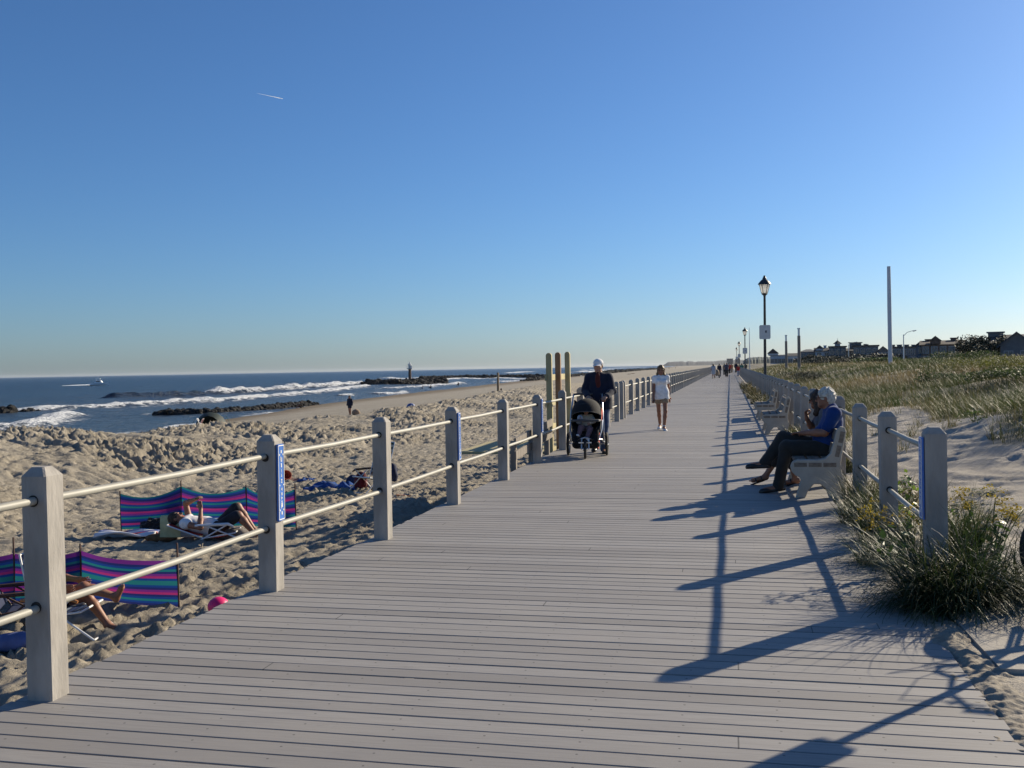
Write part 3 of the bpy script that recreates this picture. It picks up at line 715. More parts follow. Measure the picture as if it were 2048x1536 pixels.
def trousers(J, t=.013, leg=1.9, voxel=.009, bulk=1.0, loose=0.0, waist=.1):
    s = J['s']; B = SDF(voxel); T = torso_frame(J); up = T[:, 2]; w = bulk
    B.ell(J['P'], A_(.16*w+t, .114*w+t, .13)*s, T, .05*s)
    B.cut(J['P']+up*waist*s, up)
    for K in 'LR':
        I, Kn, An = J['I'+K], J['K'+K], J['A'+K]
        e = I+(Kn-I)*min(leg, 1.0)
        B.cone(I, e, .086*s*w+t, (.086-.028*min(leg, 1))*s*w+t+loose, .045*s)
        if leg > 1:
            e2 = Kn+(An-Kn)*(leg-1); B.cone(Kn, e2, .058*s*w+t, (.058-.014*(leg-1))*s+t+loose, .03*s)
    return B
def shoe(J, K, voxel=.007, h=.05, wide=1.0):
    s = J['s']; A0, To, Kn = J['A'+K], J['T'+K], J['K'+K]; B = SDF(voxel); td = unit(To-A0); sole = unit(A0-Kn)
    dn = np.cross(np.cross(td, sole), td); dn = unit(dn if dn@sole > 0 else -dn)
    heel = A0+dn*.05*s-td*.04*s
    rt = np.cross(td, dn); toe = To+td*.035*s+dn*.012*s
    B.cone(A0-sole*h*s*.6, A0+dn*.03*s, .043*s, .046*s, .03*s); B.cone(heel-dn*.005, heel, .038*s, None, .03*s)
    B.cone(heel+td*.03*s, toe, .037*s, .036*s, .03*s); B.ell(toe-td*.03*s, A_(.046*wide, .07, .034)*s, np.stack([rt, td, dn], 1), .02*s)
    B.cut(toe+dn*.022*s, np.cross(rt, unit(toe-heel-dn*.0))*(1 if np.cross(rt, unit(toe-heel))@dn > 0 else -1))
    return B
def hair_short(J, voxel=.007, t=.012, back=.0):
    s = J['s']; Hf = head_frame(J); P = lambda x, y, z: J['H']+Hf@(A_(x, y, z)*s); B = SDF(voxel)
    B.ell(P(0, -.016, .03), A_(.076+t, .096+t, .09+t)*s, Hf, .02*s); B.ell(P(0, -.05, -.01), A_(.07+t, .06+t, .075+t)*s, Hf, .03*s)
    B.sub(P(0, .125, -.05), A_(.085, .092, .112)*s, Hf, .02*s)
    for x in (-1, 1): B.sub(P(.09*x, .012, -.045), A_(.035, .04, .05)*s, Hf, .01*s)
    B.cut(P(0, 0, -.085), -Hf[:, 2]); return B
def hair_long(J, voxel=.008, L=.3, t=.014):
    s = J['s']; Hf = head_frame(J); P = lambda x, y, z: J['H']+Hf@(A_(x, y, z)*s); B = SDF(voxel)
    B.ell(P(0, -.014, .028), A_(.078+t, .097+t, .092+t)*s, Hf, .02*s)
    for x in (-1, 1):
        B.cone(P(.062*x, -.01, .0), P(.082*x, .0, -.13), .035*s, .04*s, .03*s); B.cone(P(.082*x, .0, -.13), P(.098*x, .035, -.1-L*.55), .04*s, .03*s, .03*s)
    B.cone(P(0, -.06, 0), P(0, -.075, -L), .08*s, .07*s, .04*s)
    B.sub(P(0, .12, -.035), A_(.062, .085, .1)*s, Hf, .02*s); return B
def person(label, loc, rz, J, skin=None, voxel=.009, parts=(), bulk=1.0, belly=0.0, bare=False, female=False, hands=None, group=None):
    root = empty('person', loc, rz, label, 'person', group)
    B = body(J, voxel, bulk, belly, bare, female, hands)
    B.build('body', [skin or m_skin, m_eye, m_lip], root, regions=face_regions(J) if voxel < .013 else None)
    for nm, S, mat, fold, fr in parts: S.build(nm, mat, root, fold=fold, ffreq=fr)
    return root
def cap(J, root, mat, voxel=.008):
    s = J['s']; Hf = head_frame(J); P = lambda x, y, z: J['H']+Hf@(A_(x, y, z)*s); B = SDF(voxel)
    B.ell(P(0, -.014, .045), A_(.092, .112, .085)*s, Hf, .01); B.cut(P(0, 0, .032), -Hf[:, 2])
    c = B.build('cap', mat, root); mb = MB()
    g = [[P(.075*math.sin(a)*(1), .07+r*.085*math.cos(a)+.02, .036-.02*r-.012*abs(math.sin(a))) for a in np.linspace(-1.25, 1.25, 9)] for r in (0, .5, 1)]
    mb.sheet(np.array(g), .005); mb.build('peak', mat, c, True)

# --- clothes
c_blue = cloth('royal_blue_cotton', (.008, .038, .16)); c_dark = cloth('charcoal_trousers', (.028, .028, .026)); c_navy = cloth('navy_fleece', (.012, .016, .035))
c_white = cloth('white_jersey', (.78, .77, .76)); c_jeans = cloth('blue_denim', (.05, .08, .16)); c_red = cloth('dark_red_knit', (.085, .018, .015))
c_brown = cloth('tan_shorts', (.27, .21, .15)); c_black = cloth('black_cloth', (.014, .014, .016)); l_black = pm('black_leather', (.012, .011, .011), .4, .1, 10, .1, 80)
c_grey = cloth('pale_grey_blue_cloth', (.36, .4, .46)); c_green = cloth('green_cloth', (.05, .17, .13)); c_cream = cloth('cream_cloth', (.55, .47, .36)); c_orange = cloth('orange_brown_cloth', (.35, .13, .06))
c_redt = cloth('red_cloth', (.42, .035, .03)); c_lightj = cloth('light_denim', (.26, .29, .38))
h_white = hairm('white_hair', (.5, .48, .42), (.72, .69, .6)); h_dark = hairm('dark_brown_hair', (.025, .014, .009), (.06, .035, .02)); h_blond = hairm('light_brown_hair', (.09, .048, .02), (.24, .14, .06)); h_grey = hairm('grey_hair', (.2, .19, .18), (.35, .34, .32))
m_white_s = pm('white_shoe', (.7, .7, .69), .6, .05); m_glass = pm('dark_lens', (.01, .01, .012), .1, .02); m_metal = pm('brushed_metal', (.55, .55, .56), .35, .06, 20, metal=.9)
def glasses(J, root, sun_=True):
    s = J['s']; Hf = head_frame(J); P = lambda x, y, z: J['H']+Hf@(A_(x, y, z)*s); mb = MB()
    for x in (-1, 1):
        if sun_: mb.ell(P(.033*x, .104, .0), A_(.026, .005, .02)*s, 10, 6, Hf)
        else: mb.ring(P(.033*x, .106, -.002), .021*s, .0022*s, Hf[:, 1], 16, 5)
        mb.tube([P(.058*x, .1, .006), P(.08*x, .04, .008), P(.083*x, -.01, .004)], .0028*s, 5)
    mb.tube([P(-.012, .11, .003), P(.012, .11, .003)], .0025*s, 5); mb.build('glasses', m_glass, root, True)

# --- seated man in blue, local +Y is the way he faces
def J_man_bench():
    J = dict(s=1.0, hd=A_(0.12, 1, -.06), hu=A_(0, .05, 1))
    J['P'] = A_(0, -.0, .555); J['C'] = A_(0, -.075, .83); J['N'] = A_(0, -.07, 1.03); J['H'] = A_(0, -.005, 1.165)
    J['SR'] = A_(.19, -.085, .98); J['SL'] = A_(-.19, -.085, .98); J['ER'] = A_(.245, -.03, .735); J['EL'] = A_(-.235, .03, .75)
    J['WR'] = A_(.12, .22, .73); J['WL'] = A_(-.075, .27, .735)
    J['IR'] = A_(.095, .02, .53); J['IL'] = A_(-.095, .02, .53)
    J['KL'] = A_(-.10, .47, .56); J['AL'] = A_(-.10, .575, .085); J['TL'] = A_(-.12, .74, .035)          # leg planted
    J['KR'] = A_(.03, .50, .665); J['AR'] = A_(-.075, .735, .365); J['TR'] = A_(-.10, .895, .335)          # leg crossed over
    return J
J = J_man_bench(); SEAT1 = (1.14, 12.55)
man = person('older white haired man in royal blue polo shirt sitting cross legged on the near bench', (SEAT1[0], SEAT1[1], .0), PI/2, J, m_tan, .007, [], 1.12, .035,
             hands=dict(R=dict(d=A_(-.75, .6, .0), n=A_(0, -.1, -1), side=-1, curl=.35), L=dict(d=A_(.6, .75, .02), n=A_(0, -.1, -1), side=1, curl=.35)))
shirt(J, .016, .72, .04, .008, 1.14, .045).build('polo_shirt', c_blue, man, fold=.008, ffreq=9)
trousers(J, .016, 1.99, .008, 1.1, .008, .08).build('trousers', c_dark, man, fold=.007, ffreq=11)
for K in 'LR': shoe(J, K).build('shoe', l_black, man)
hair_short(J).build('hair', h_white, man, fold=.011, ffreq=34); glasses(J, man, False)
mb = MB(); a, b, d = basis(J['WR']-J['ER']); mb.ring(J['WR']-d*.035, .032, .006, d, 20, 6); mb.ell(J['WR']-d*.035+A_(.018, 0, .026), (.014, .014, .005), 8, 6); mb.build('wristwatch', m_metal, man, True)

# --- woman beside him
J = dict(s=.94, hd=A_(.3, 1, -.1), hu=A_(0, .12, 1))
J['P'] = A_(0, .0, .545); J['C'] = A_(0, -.06, .80); J['N'] = A_(0, -.04, .99); J['H'] = A_(0, .035, 1.12)
J['SR'] = A_(.165, -.05, .955); J['SL'] = A_(-.165, -.05, .955); J['ER'] = A_(.19, .1, .73); J['EL'] = A_(-.21, .02, .72); J['WR'] = A_(.06, .17, .88); J['WL'] = A_(-.05, .24, .68)
J['IR'] = A_(.085, .04, .52); J['IL'] = A_(-.085, .04, .52); J['KR'] = A_(.08, .44, .54); J['KL'] = A_(-.1, .42, .52)
J['AR'] = A_(.1, .7, .11); J['TR'] = A_(.09, .86, .055); J['AL'] = A_(-.06, .33, .09); J['TL'] = A_(-.03, .48, .035)
wom = person('dark haired woman in sunglasses, hand at chin, seated beyond the man in blue', (SEAT1[0], SEAT1[1]+.62, .0), PI/2, J, m_tan, .008, [], .95, 0, True, True,
             hands=dict(R=dict(d=A_(-.1, .1, .9), n=A_(-.6, -.8, .1), side=-1, curl=1.1), L=dict(d=A_(.5, .8, -.1), n=A_(0, -.1, -1), side=1, curl=.5)))
shirt(J, .014, .6, .08, .009, .97, 0, False, .01, True).build('top', cloth('slate_top', (.10, .11, .13)), wom, fold=.008, ffreq=9)
trousers(J, .014, 1.55, .009, .98, .012, .06).build('trousers', c_dark, wom, fold=.006, ffreq=10)
hair_long(J, .008, .16, .022).build('hair', h_dark, wom, fold=.012, ffreq=22); glasses(J, wom)
for K in 'LR':
    mb = MB(); A0, To = J['A'+K], J['T'+K]; d = unit(To-A0); 
    rtv = unit(np.cross(d, A_(0, 0, 1))); upv = np.cross(rtv, d); R3 = np.stack([rtv, d, upv], 1)
    mb.ell((A0+To)/2+d*.02-upv*.045, (.042, .135, .012), 14, 6, R3)
    for q in (.35, .8): 
        c_ = A0+(To-A0)*q; mb.tube([c_+rtv*.043*math.cos(a)+upv*(.045*math.sin(a)-.022) for a in np.linspace(0, PI, 9)], .008, 6)
    mb.build('sandal', l_black, wom, True)
# shoulder bag resting between them
bg_ = empty('shoulder_bag', (.77, 12.93, .445), .2, 'small black shoulder bag with long strap lying between the two seated people', 'bag')
B = SDF(.008); B.ell((0, 0, .085), (.12, .055, .08), None, .02); B.cone((-.08, 0, .03), (.08, 0, .03), .035, None, .03); B.build('body', l_black, bg_, fold=.006, ffreq=16)
mb = MB(); mb.tube([(-.1, 0, .12), (-.09, -.02, .2), (0.0, -.05, .24), (.09, -.02, .2), (.1, 0, .12)], .008, 6); mb.build('strap', l_black, bg_, True)

# --- man pushing the stroller, facing the camera (local +Y = towards us)
STR = (-2.50, 17.15); 
J = stand(1.74, .12, 0.0, 1.0, .03)
J['ER'] = A_(.255, .04, 1.15); J['EL'] = A_(-.255, .04, 1.15); J['WR'] = A_(.17, .30, 1.05); J['WL'] = A_(-.17, .30, 1.05); J['hd'] = A_(.05, 1, -.08)
pm_ = person('man in white cap and dark jacket pushing a black stroller', (-2.37, 18.0, 0), PI, J, m_skin, .0085, [], 1.08, .02,
             hands=dict(R=dict(d=A_(-.3, .8, -.25), n=A_(-.1, -.3, -1), side=-1, curl=1.0), L=dict(d=A_(.3, .8, -.25), n=A_(.1, -.3, -1), side=1, curl=1.0)))
shirt(J, .022, 1.92, .14, .01, 1.04, .02, False, .02).build('jacket', c_navy, pm_, fold=.014, ffreq=7)
B = SDF(.009); T = torso_frame(J); B.ell(J['C']+T@A_(0, .112, .02), A_(.055, .034, .22), T, .02); B.ell(J['C']*.5+J['P']*.5+T@A_(0, .128, .0), A_(.05, .03, .2), T, .02); B.build('shirt', c_red, pm_, fold=.005)
B = SDF(.008); B.cone(J['N']+A_(-.05, .045, -.01), J['N']+A_(.0, .075, -.05), .02, .018); B.cone(J['N']+A_(.05, .045, -.01), J['N']+A_(.0, .075, -.05), .02, .018); B.cone(J['N']+A_(-.055, .03, .0), J['N']+A_(-.05, -.04, .02), .018); B.cone(J['N']+A_(.055, .03, .0), J['N']+A_(.05, -.04, .02), .018); B.build('collar', c_redt, pm_)
trousers(J, .018, 2.0, .009, 1.05, .016).build('jeans', c_jeans, pm_, fold=.009, ffreq=9)
for K in 'LR': shoe(J, K, wide=1.1).build('shoe', m_white_s if K == 'x' else l_black, pm_)
hair_short(J, .009, .006).build('hair', h_grey, pm_); cap(J, pm_, c_white)

# --- woman walking, white t-shirt
J = stand(1.60, .2, .6, .88)
J['hd'] = A_(.12, 1, -.1); J['H'] = J['H']+A_(.0, 0, 0)
J['AR'] = J['AR']*A_(.35, 1, 1); J['TR'] = J['AR']+A_(.03, .16, -.05); J['KR'] = J['KR']*A_(.7, 1, 1); J['AL'] = J['AL']*A_(.6, 1, 1); J['TL'] = J['AL']+A_(-.02, .16, -.055)
ww = person('woman with long light brown hair walking in white t-shirt and tan shorts', (-1.66, 24.3, 0), PI+.12, J, m_tan, .0085, [], .9, 0, False, True)
shirt(J, .016, .36, .12, .009, .92, 0, False, .012, True).build('t_shirt', c_white, ww, fold=.009, ffreq=9)
trousers(J, .016, .36, .009, .95, .01).build('shorts', c_brown, ww, fold=.006)
for K in 'LR': shoe(J, K, wide=1.1).build('shoe', m_white_s, ww)
hair_long(J, .007, .36, .018).build('hair', h_blond, ww, fold=.016, ffreq=24)
B = SDF(.006); q = J['WR']+A_(.0, .03, -.09); B.ell(q, (.025, .05, .045)); B.build('purse', l_black, ww)
# ------------------------------------------------------------------ things on and beside the walk
m_bench = pm('cast_concrete', (.40, .365, .305), .9, .1, 5, .3, 60); m_slat = pm('weathered_wood_slat', (.19, .155, .12), .8, .25, 3, .3, 30, sc=(8, 1, 8))
def bench_parts():
    root = empty('bench', (0, 0, 0))
    # profile in (forward, up): forward is local -X ; the curved end panel with seat nose, raked back and splayed feet
    prof = [(.28, 0), (.17, 0), (.135, .09), (.07, .165), (0.0, .165), (-.06, .12), (-.10, 0), (-.30, 0), (-.27, .2), (-.24, .33), (-.235, .42), (-.265, .60), (-.30, .78), (-.285, .835), (-.235, .845), (-.195, .80), (-.16, .66), (-.12, .53), (-.06, .47), (.02, .455), (.25, .455), (.31, .43), (.335, .375), (.32, .31), (.275, .265), (.225, .235), (.22, .20)]
    prof = [(-x, z) for x, z in prof]
    R = np.array([[1, 0, 0], [0, 0, -1], [0, 1, 0]], float)            # local xy -> world xz
    for y in (0.05, 1.75):
        mb = MB(); n = len(prof); th = .085
        V = [(x, y-th/2, z) for x, z in prof]+[(x, y+th/2, z) for x, z in prof]
        mb.add(V, [list(range(n)), list(range(n, 2*n))[::-1]]+[[i, n+i, n+(i+1) % n, (i+1) % n] for i in range(n)])
        e = mb.build('end_panel', m_bench, root, bevel=.012)
        mb = MB(); sg = -1 if y < 1 else 1
        for xc, zc, w, h, an in ((-.22, .395, .145, .05, 0), (-.055, .395, .145, .05, 0), (.11, .395, .145, .05, 0), (.205, .555, .05, .135, -.22), (.245, .72, .05, .135, -.22)):
            c, s_ = math.cos(an), math.sin(an); mb.box((xc, y+sg*(th/2+.0012), zc), (w, .004, h), [[c, 0, -s_], [0, 1, 0], [s_, 0, c]])
        mb.build('slat_end', m_slat, e)
    for xc, zc, w, h, an in ((-.22, .44, .14, .045, 0), (-.055, .44, .14, .045, 0), (.11, .44, .14, .045, 0), (.165, .57, .04, .13, -.22), (.205, .735, .04, .13, -.22)):
        c, s_ = math.cos(an), math.sin(an); mb = MB(); mb.box((xc, .9, zc), (w, 1.615, h), [[c, 0, -s_], [0, 1, 0], [s_, 0, c]]); mb.build('seat_slat' if h < .1 else 'back_slat', m_slat, root, bevel=.006)
    return root
bench = bench_parts()
spots = [((1.02, 11.95), 'concrete and wood bench under the seated couple'), ((1.02, 22.6), 'empty concrete bench beyond the seated couple, nearer of the two empty ones'), ((1.02, 28.4), 'empty concrete bench standing just before the lamp post')]
for i, ((x, y), lab) in enumerate(spots):
    b = bench if i == 0 else copy_tree(bench); b.location = (x, y, 0); tag(b, lab, 'bench', 'concrete benches facing the sea')

# street lamps
m_iron = pm('dark_lamp_paint', (.035, .037, .04), .45, .15, 8, .1, 60); m_lampglass, nt, bs = new_mat('frosted_lamp_glass')
bs.inputs['Base Color'].default_value = (.85, .85, .82, 1); bs.inputs['Roughness'].default_value = .35; tr = nt.nodes.new('ShaderNodeBsdfTranslucent'); tr.inputs[0].default_value = (1, 1, .98, 1); mx = nt.nodes.new('ShaderNodeMixShader'); mx.inputs[0].default_value = .88; nt.links.new(bs.outputs[0], mx.inputs[1]); nt.links.new(tr.outputs[0], mx.inputs[2]); nt.links.new(mx.outputs[0], nt.nodes['Material Output'].inputs[0])
m_sign = pm('sign_face', (.62, .62, .60), .5, .06, 4); m_signmark = pm('sign_mark', (.12, .12, .13), .6, .05)
def lamp_parts():
    root = empty('street_lamp', (0, 0, 0))
    mb = MB(); mb.lathe([(.13, -.3), (.13, .05), (.105, .09), (.095, .45), (.075, .5), (.068, .9), (.05, 4.55), (.062, 4.58), (.062, 4.62)], (0, 0, 0), 14); mb.build('pole', m_iron, root, True)
    mb = MB(); mb.lathe([(.05, 4.6), (.12, 4.64), (.13, 4.68), (.1, 4.7)], (0, 0, 0), 8)
    for k in range(6):
        a = 2*PI*k/6; mb.bar((.13*math.cos(a), .13*math.sin(a), 4.69), (.235*math.cos(a), .235*math.sin(a), 5.09), .018, .018)
    mb.ring((0, 0, 5.09), .24, .016, (0, 0, 1), 6, 6); f = mb.build('lantern_frame', m_iron, root)
    mb = MB(); mb.sheet(np.array([[(r*math.cos(2*PI*k/6), r*math.sin(2*PI*k/6), z) for k in range(7)] for r, z in ((.12, 4.69), (.222, 5.085))])); mb.build('lantern_glass', m_lampglass, root)
    mb = MB(); mb.lathe([(.285, 5.08), (.275, 5.12), (.16, 5.26), (.09, 5.31), (.085, 5.36), (.06, 5.40), (.045, 5.43), (.05, 5.46), (.0, 5.49)], (0, 0, 0), 12); mb.build('lantern_roof', m_iron, root, True)
    mb = MB(); mb.prism([(-.2, -.31), (.2, -.31), (.24, -.27), (.24, .27), (.2, .31), (-.2, .31), (-.24, .27), (-.24, -.27)], (0, -.075, 2.98), .012, [[1, 0, 0], [0, 0, -1], [0, 1, 0]]); s_ = mb.build('sign', m_sign, root)
    mb = MB()
    for dx, w, h in ((.02, .03, .12), (.07, .03, .12)): mb.box((dx, -.083, 3.0), (w, .004, h))
    mb.box((.045, -.083, 3.0), (.05, .004, .03), [[.7, 0, -.7], [0, 1, 0], [.7, 0, .7]]); mb.build('sign_mark', m_signmark, s_)
    return root
lamp = lamp_parts()
for i, (y, lab) in enumerate([(44.5, 'tall dark lantern lamp post with pale sign just behind the empty benches'), (107, 'lantern lamp post with sign, next one after the tallest lamp'), (171, 'lantern lamp post with sign, third along the boardwalk'), (232, 'small distant lantern lamp post, last one visible along the boardwalk')]):
    o = lamp if i == 0 else copy_tree(lamp); o.location = (1.52 if i == 0 else 1.6, y, 0); o.rotation_euler = (0, .006, 0); tag(o, lab, 'street lamp', 'lantern lamps along the boardwalk')

# thin white mast far along the walk, bollard lights in the dune, tall white pole
m_pole = pm('white_pole_paint', (.6, .6, .62), .4, .05, 3); m_wood = pm('weathered_pile', (.22, .19, .16), .85, .25, 4, .4, 30, sc=(3, 3, .6))
p = W(1498.5, 655, 205); mb = MB(); mb.lathe([(.1, 0), (.1, 3), (.05, p[2]-.4), (.03, p[2])], (0, 0, 0), 10); o = mb.build('flag_pole', m_pole, None, True, (p[0], p[1], 0)); tag(o, 'thin pale flagpole far along the boardwalk behind the lamps', 'pole')
p = W(1777, 533, 66); q = W(1780.5, 716, 66); g_ = gz(q[0], q[1]); mb = MB(); mb.lathe([(.135, -1), (.135, 4), (.115, p[2]-g_)], (0, 0, 0), 20); o = mb.build('white_pole', m_pole, None, True, (q[0], q[1], g_)); o.rotation_euler = (0, -.004, 0); tag(o, 'tall plain white pole standing in the dune grass', 'pole')
def dune_light(px, py, Z, lab):
    p = W(px, py, Z); x, y = p[0], p[1]; g_ = gz(x, y); h = p[2]-g_
    root = empty('light_pole', (x, y, g_), 0, lab, 'light pole', 'wooden light poles in the dune grass')
    mb = MB(); mb.lathe([(.17, -.6), (.15, h-.75)], (0, 0, 0), 10); mb.build('pile', m_wood, root, True)
    mb = MB(); mb.lathe([(.11, h-.75), (.11, h-.12), (.15, h-.12), (.15, h)], (0, 0, 0), 10); mb.build('lamp_head', m_metal, root, True)
dune_light(1597.5, 656, 95, 'taller wooden light pole in the dune grass beside the tall lamp'); dune_light(1572, 670, 118, 'shorter wooden light pole in the dune grass beside the tall lamp')

# stroller (local +Y points at the camera side, child faces that way)
m_blk = pm('black_stroller_fabric', (.006, .0065, .008), .9, .2, 12, .2, 120); m_rub = pm('tyre_rubber', (.02, .02, .02), .8, .15, 10); m_al = pm('silver_tube', (.6, .6, .61), .3, .05, 5, metal=.9)
m_char = pm('charcoal_trim', (.06, .062, .065), .6, .1); m_orange = pm('red_strap', (.55, .07, .03), .6, .08)
st = empty('stroller', (STR[0], STR[1], 0), PI+.08, 'black three wheeled stroller with silver frame pushed by the man in a white cap', 'stroller'); st.scale = (1.12, 1.05, 1.04)
def wheel(c, R, w, parent, axis=(1, 0, 0), sp=12):
    mb = MB(); mb.ring(c, R-w, w, axis, 30, 8); t = mb.build('wheel', m_rub, parent, True)
    mb = MB(); mb.ring(c, R-2.1*w, .011, axis, 30, 6); a, b, d = basis(axis); c = np.asarray(c, float)
    for k in range(sp):
        an = 2*PI*k/sp; v = math.cos(an)*a+math.sin(an)*b; mb.tube([c+v*.02+d*.015*(-1)**k, c+v*(R-2.1*w)], .0028, 4)
    mb.lathe([(.028, -.035), (.028, .035)], c, 10, axis); mb.build('rim', m_al, t, True)
for sx in (-1, 1): wheel((.31*sx, -.30, .2), .2, .022, st)
wheel((0, .36, .16), .16, .021, st, (1, .06, 0))
mb = MB()
for sx in (-1, 1):
    mb.tube([(.29*sx, -.30, .2), (.27*sx, -.1, .42), (.25*sx, -.30, .8), (.235*sx, -.62, 1.05)], .0125, 8)
    mb.tube([(.29*sx, -.30, .2), (.24*sx, -.02, .3), (.12*sx, .22, .3), (.055*sx, .3, .34), (.055*sx, .36, .16)], .012, 8)
    mb.tube([(.25*sx, -.15, .62), (.245*sx, .1, .46), (.2*sx, .22, .3)], .011, 8)
mb.tube([(-.31, -.3, .2), (.31, -.3, .2)], .012, 8); mb.build('frame', m_al, st, True)
mb = MB(); mb.tube([(-.235, -.62, 1.05), (-.15, -.66, 1.055), (.15, -.66, 1.055), (.235, -.62, 1.05)], .019, 10); mb.build('handlebar', m_char, st, True)
mb = MB()       # seat shell with sides, and footrest
U = np.linspace(-1, 1, 9)
back = [[(.21*u, y-.05*(1-u*u)*1, z+.1*abs(u)**3) for u in U] for y, z in ((-.36, .86), (-.26, .62), (-.14, .44), (.1, .42), (.22, .36), (.27, .25), (.31, .2))]
mb.sheet(np.array(back), .02)
for sx in (-1, 1): mb.sheet(np.array([[(.215*sx, -.36, .88), (.215*sx, -.22, .86)], [(.22*sx, -.26, .62), (.225*sx, -.02, .66)], [(.22*sx, -.14, .44), (.225*sx, .12, .6)], [(.21*sx, .1, .42), (.215*sx, .2, .5)]]), .015)
mb.build('seat', m_blk, st, True)
mb = MB(); can = []
for a in np.linspace(-.55, 1.15, 8):
    c_, s_ = math.cos(a), math.sin(a)
    can.append([(.235*math.sin(t)*1.0, -.2+(.40*s_)*math.cos(t)**.8*1.0-.02, .64+.34*c_*math.cos(t)**.7+.0) for t in np.linspace(-PI/2+.02, PI/2-.02, 15)])
mb.sheet(np.array(can), .012); cn = mb.build('canopy', m_blk, st, True)
mb = MB(); mb.tube([np.array(can[-1][i])+A_(0, .006, .004) for i in range(15)], .008, 6); mb.tube([np.array(can[5][i])+A_(0, .006, .006) for i in range(2, 13)], .005, 6); mb.build('canopy_edge', m_char, cn, True)
B = SDF(.012); B.ell((0, -.05, .24), (.2, .26, .1), None, .05); B.cone((-.15, .12, .22), (.15, .12, .22), .07); B.build('basket', m_blk, st, fold=.008, ffreq=9)
mb = MB(); mb.tube([(-.225, .06, .62), (-.2, .2, .63), (0, .26, .635), (.2, .2, .63), (.225, .06, .62)], .022, 8); mb.build('grab_bar', m_char, st, True)
mb = MB(); mb.tube([(-.06, .33, .335), (0, .36, .355), (.06, .33, .335)], .013, 8); mb.box((0, .345, .27), (.2, .03, .02)); mb.build('footrest', m_al, st, True)
mb = MB(); mb.sheet(np.array([[(-.255+.02*i, -.24+.1*i, .8-.22*i), (-.24+.02*i, -.16+.1*i, .83-.22*i)] for i in range(4)]), .006); mb.build('safety_strap', m_orange, st)
# small child in the stroller
J = dict(s=.52, hd=A_(.1, 1, -.05), hu=A_(0, 0, 1)); s = .52
J['P'] = A_(0, -.08, .50); J['C'] = A_(0, -.13, .62); J['N'] = A_(0, -.15, .72); J['H'] = A_(0, -.115, .80)
J['SR'] = A_(.085, -.13, .7); J['SL'] = A_(-.085, -.13, .7); J['ER'] = A_(.13, -.04, .63); J['EL'] = A_(-.13, -.03, .63); J['WR'] = A_(.1, .08, .68); J['WL'] = A_(-.06, .09, .6)
J['IR'] = A_(.05, -.05, .49); J['IL'] = A_(-.05, -.05, .49); J['KR'] = A_(.085, .13, .53); J['KL'] = A_(-.08, .13, .5); J['AR'] = A_(.12, .2, .4); J['TR'] = A_(.13, .28, .41); J['AL'] = A_(-.03, .24, .36); J['TL'] = A_(-.05, .31, .33)
kid = person('small child in pale hat, cream top and white shoes strapped in the stroller', (STR[0], STR[1], 0), PI+.08, J, m_skin, .006, [], 1.2, .0)
shirt(J, .012, 1.8, .05, .007, 1.25, 0, False).build('top', c_cream, kid, fold=.004, ffreq=16); trousers(J, .012, 1.9, .007, 1.25).build('trousers', cloth('mauve_cloth', (.15, .1, .12)), kid)
for K in 'LR': shoe(J, K, .005, wide=1.3).build('shoe', m_white_s, kid)
hair_short(J, .006, .01).build('hair', h_blond, kid)
B = SDF(.007); B.cone((.13, -.02, .62), (.1, .08, .70), .05, .04); B.ell((.1, .06, .7), (.05, .045, .05)); B.build('blanket', c_grey, kid, fold=.008, ffreq=14)

# bicycle leaning at the edge of the side path: only its front tyre shows, its shadow falls across the walk
m_bike = pm('dark_bike_paint', (.03, .035, .05), .3, .1, 6); m_sad = pm('saddle_vinyl', (.02, .02, .02), .5, .1)
bk = empty('bicycle', (2.16, 6.88, .02), .0, 'bicycle with a fat black tyre parked on the side path at the photo edge', 'bicycle')
def bwheel(x):
    mb = MB(); mb.ring((x, 0, .34), .313, .028, (0, 1, 0), 44, 10); t = mb.build('tyre', m_rub, bk, True)
    mb = MB(); mb.ring((x, 0, .34), .28, .012, (0, 1, 0), 44, 6)
    for k in range(20):
        an = 2*PI*k/20; mb.tube([(x+.02*math.cos(an), .02*(-1)**k, .34+.02*math.sin(an)), (x+.28*math.cos(an+.25*(-1)**(k//2)), 0, .34+.28*math.sin(an+.25*(-1)**(k//2)))], .0016, 4)
    mb.lathe([(.022, -.05), (.022, .05)], (x, 0, .34), 10, (0, 1, 0)); mb.build('rim', m_al, t, True)
bwheel(0); bwheel(1.08)
mb = MB(); hd_ = A_(.23, 0, .72); hb = A_(.2, 0, .60); bb = A_(.66, 0, .30); st_ = A_(.80, 0, .70); ra = A_(1.08, 0, .34)
mb.tube([hd_, hb], .022, 10); mb.tube([A_(.225, 0, .70), A_(.78, 0, .66)], .017, 8); mb.tube([hb, bb], .019, 8); mb.tube([bb, st_], .017, 8)
for sy in (-1, 1): mb.tube([bb, ra+A_(0, .06*sy, 0)], .01, 6); mb.tube([A_(.79, 0, .64), ra+A_(0, .06*sy, 0)], .009, 6)
mb.build('frame', m_bike, bk, True)
mb = MB()
for sy in (-1, 1): mb.tube([hb+A_(0, 0, .0), hb+A_(-.03, .055*sy, -.06), A_(0.0, .06*sy, .34)], .013, 8)
mb.build('fork', m_bike, bk, True)
mb = MB(); mb.tube([hd_, hd_+A_(.02, 0, .08), hd_+A_(-.03, 0, .12)], .015, 8); hc = hd_+A_(-.03, 0, .12)
mb.tube([hc+A_(.2, -.36, .07), hc+A_(.1, -.33, .08), hc+A_(.0, -.16, .04), hc, hc+A_(.0, .16, .04), hc+A_(.1, .33, .08), hc+A_(.2, .36, .07)], .012, 8)
hbk = mb.build('handlebar', m_al, bk, True)
mb = MB()
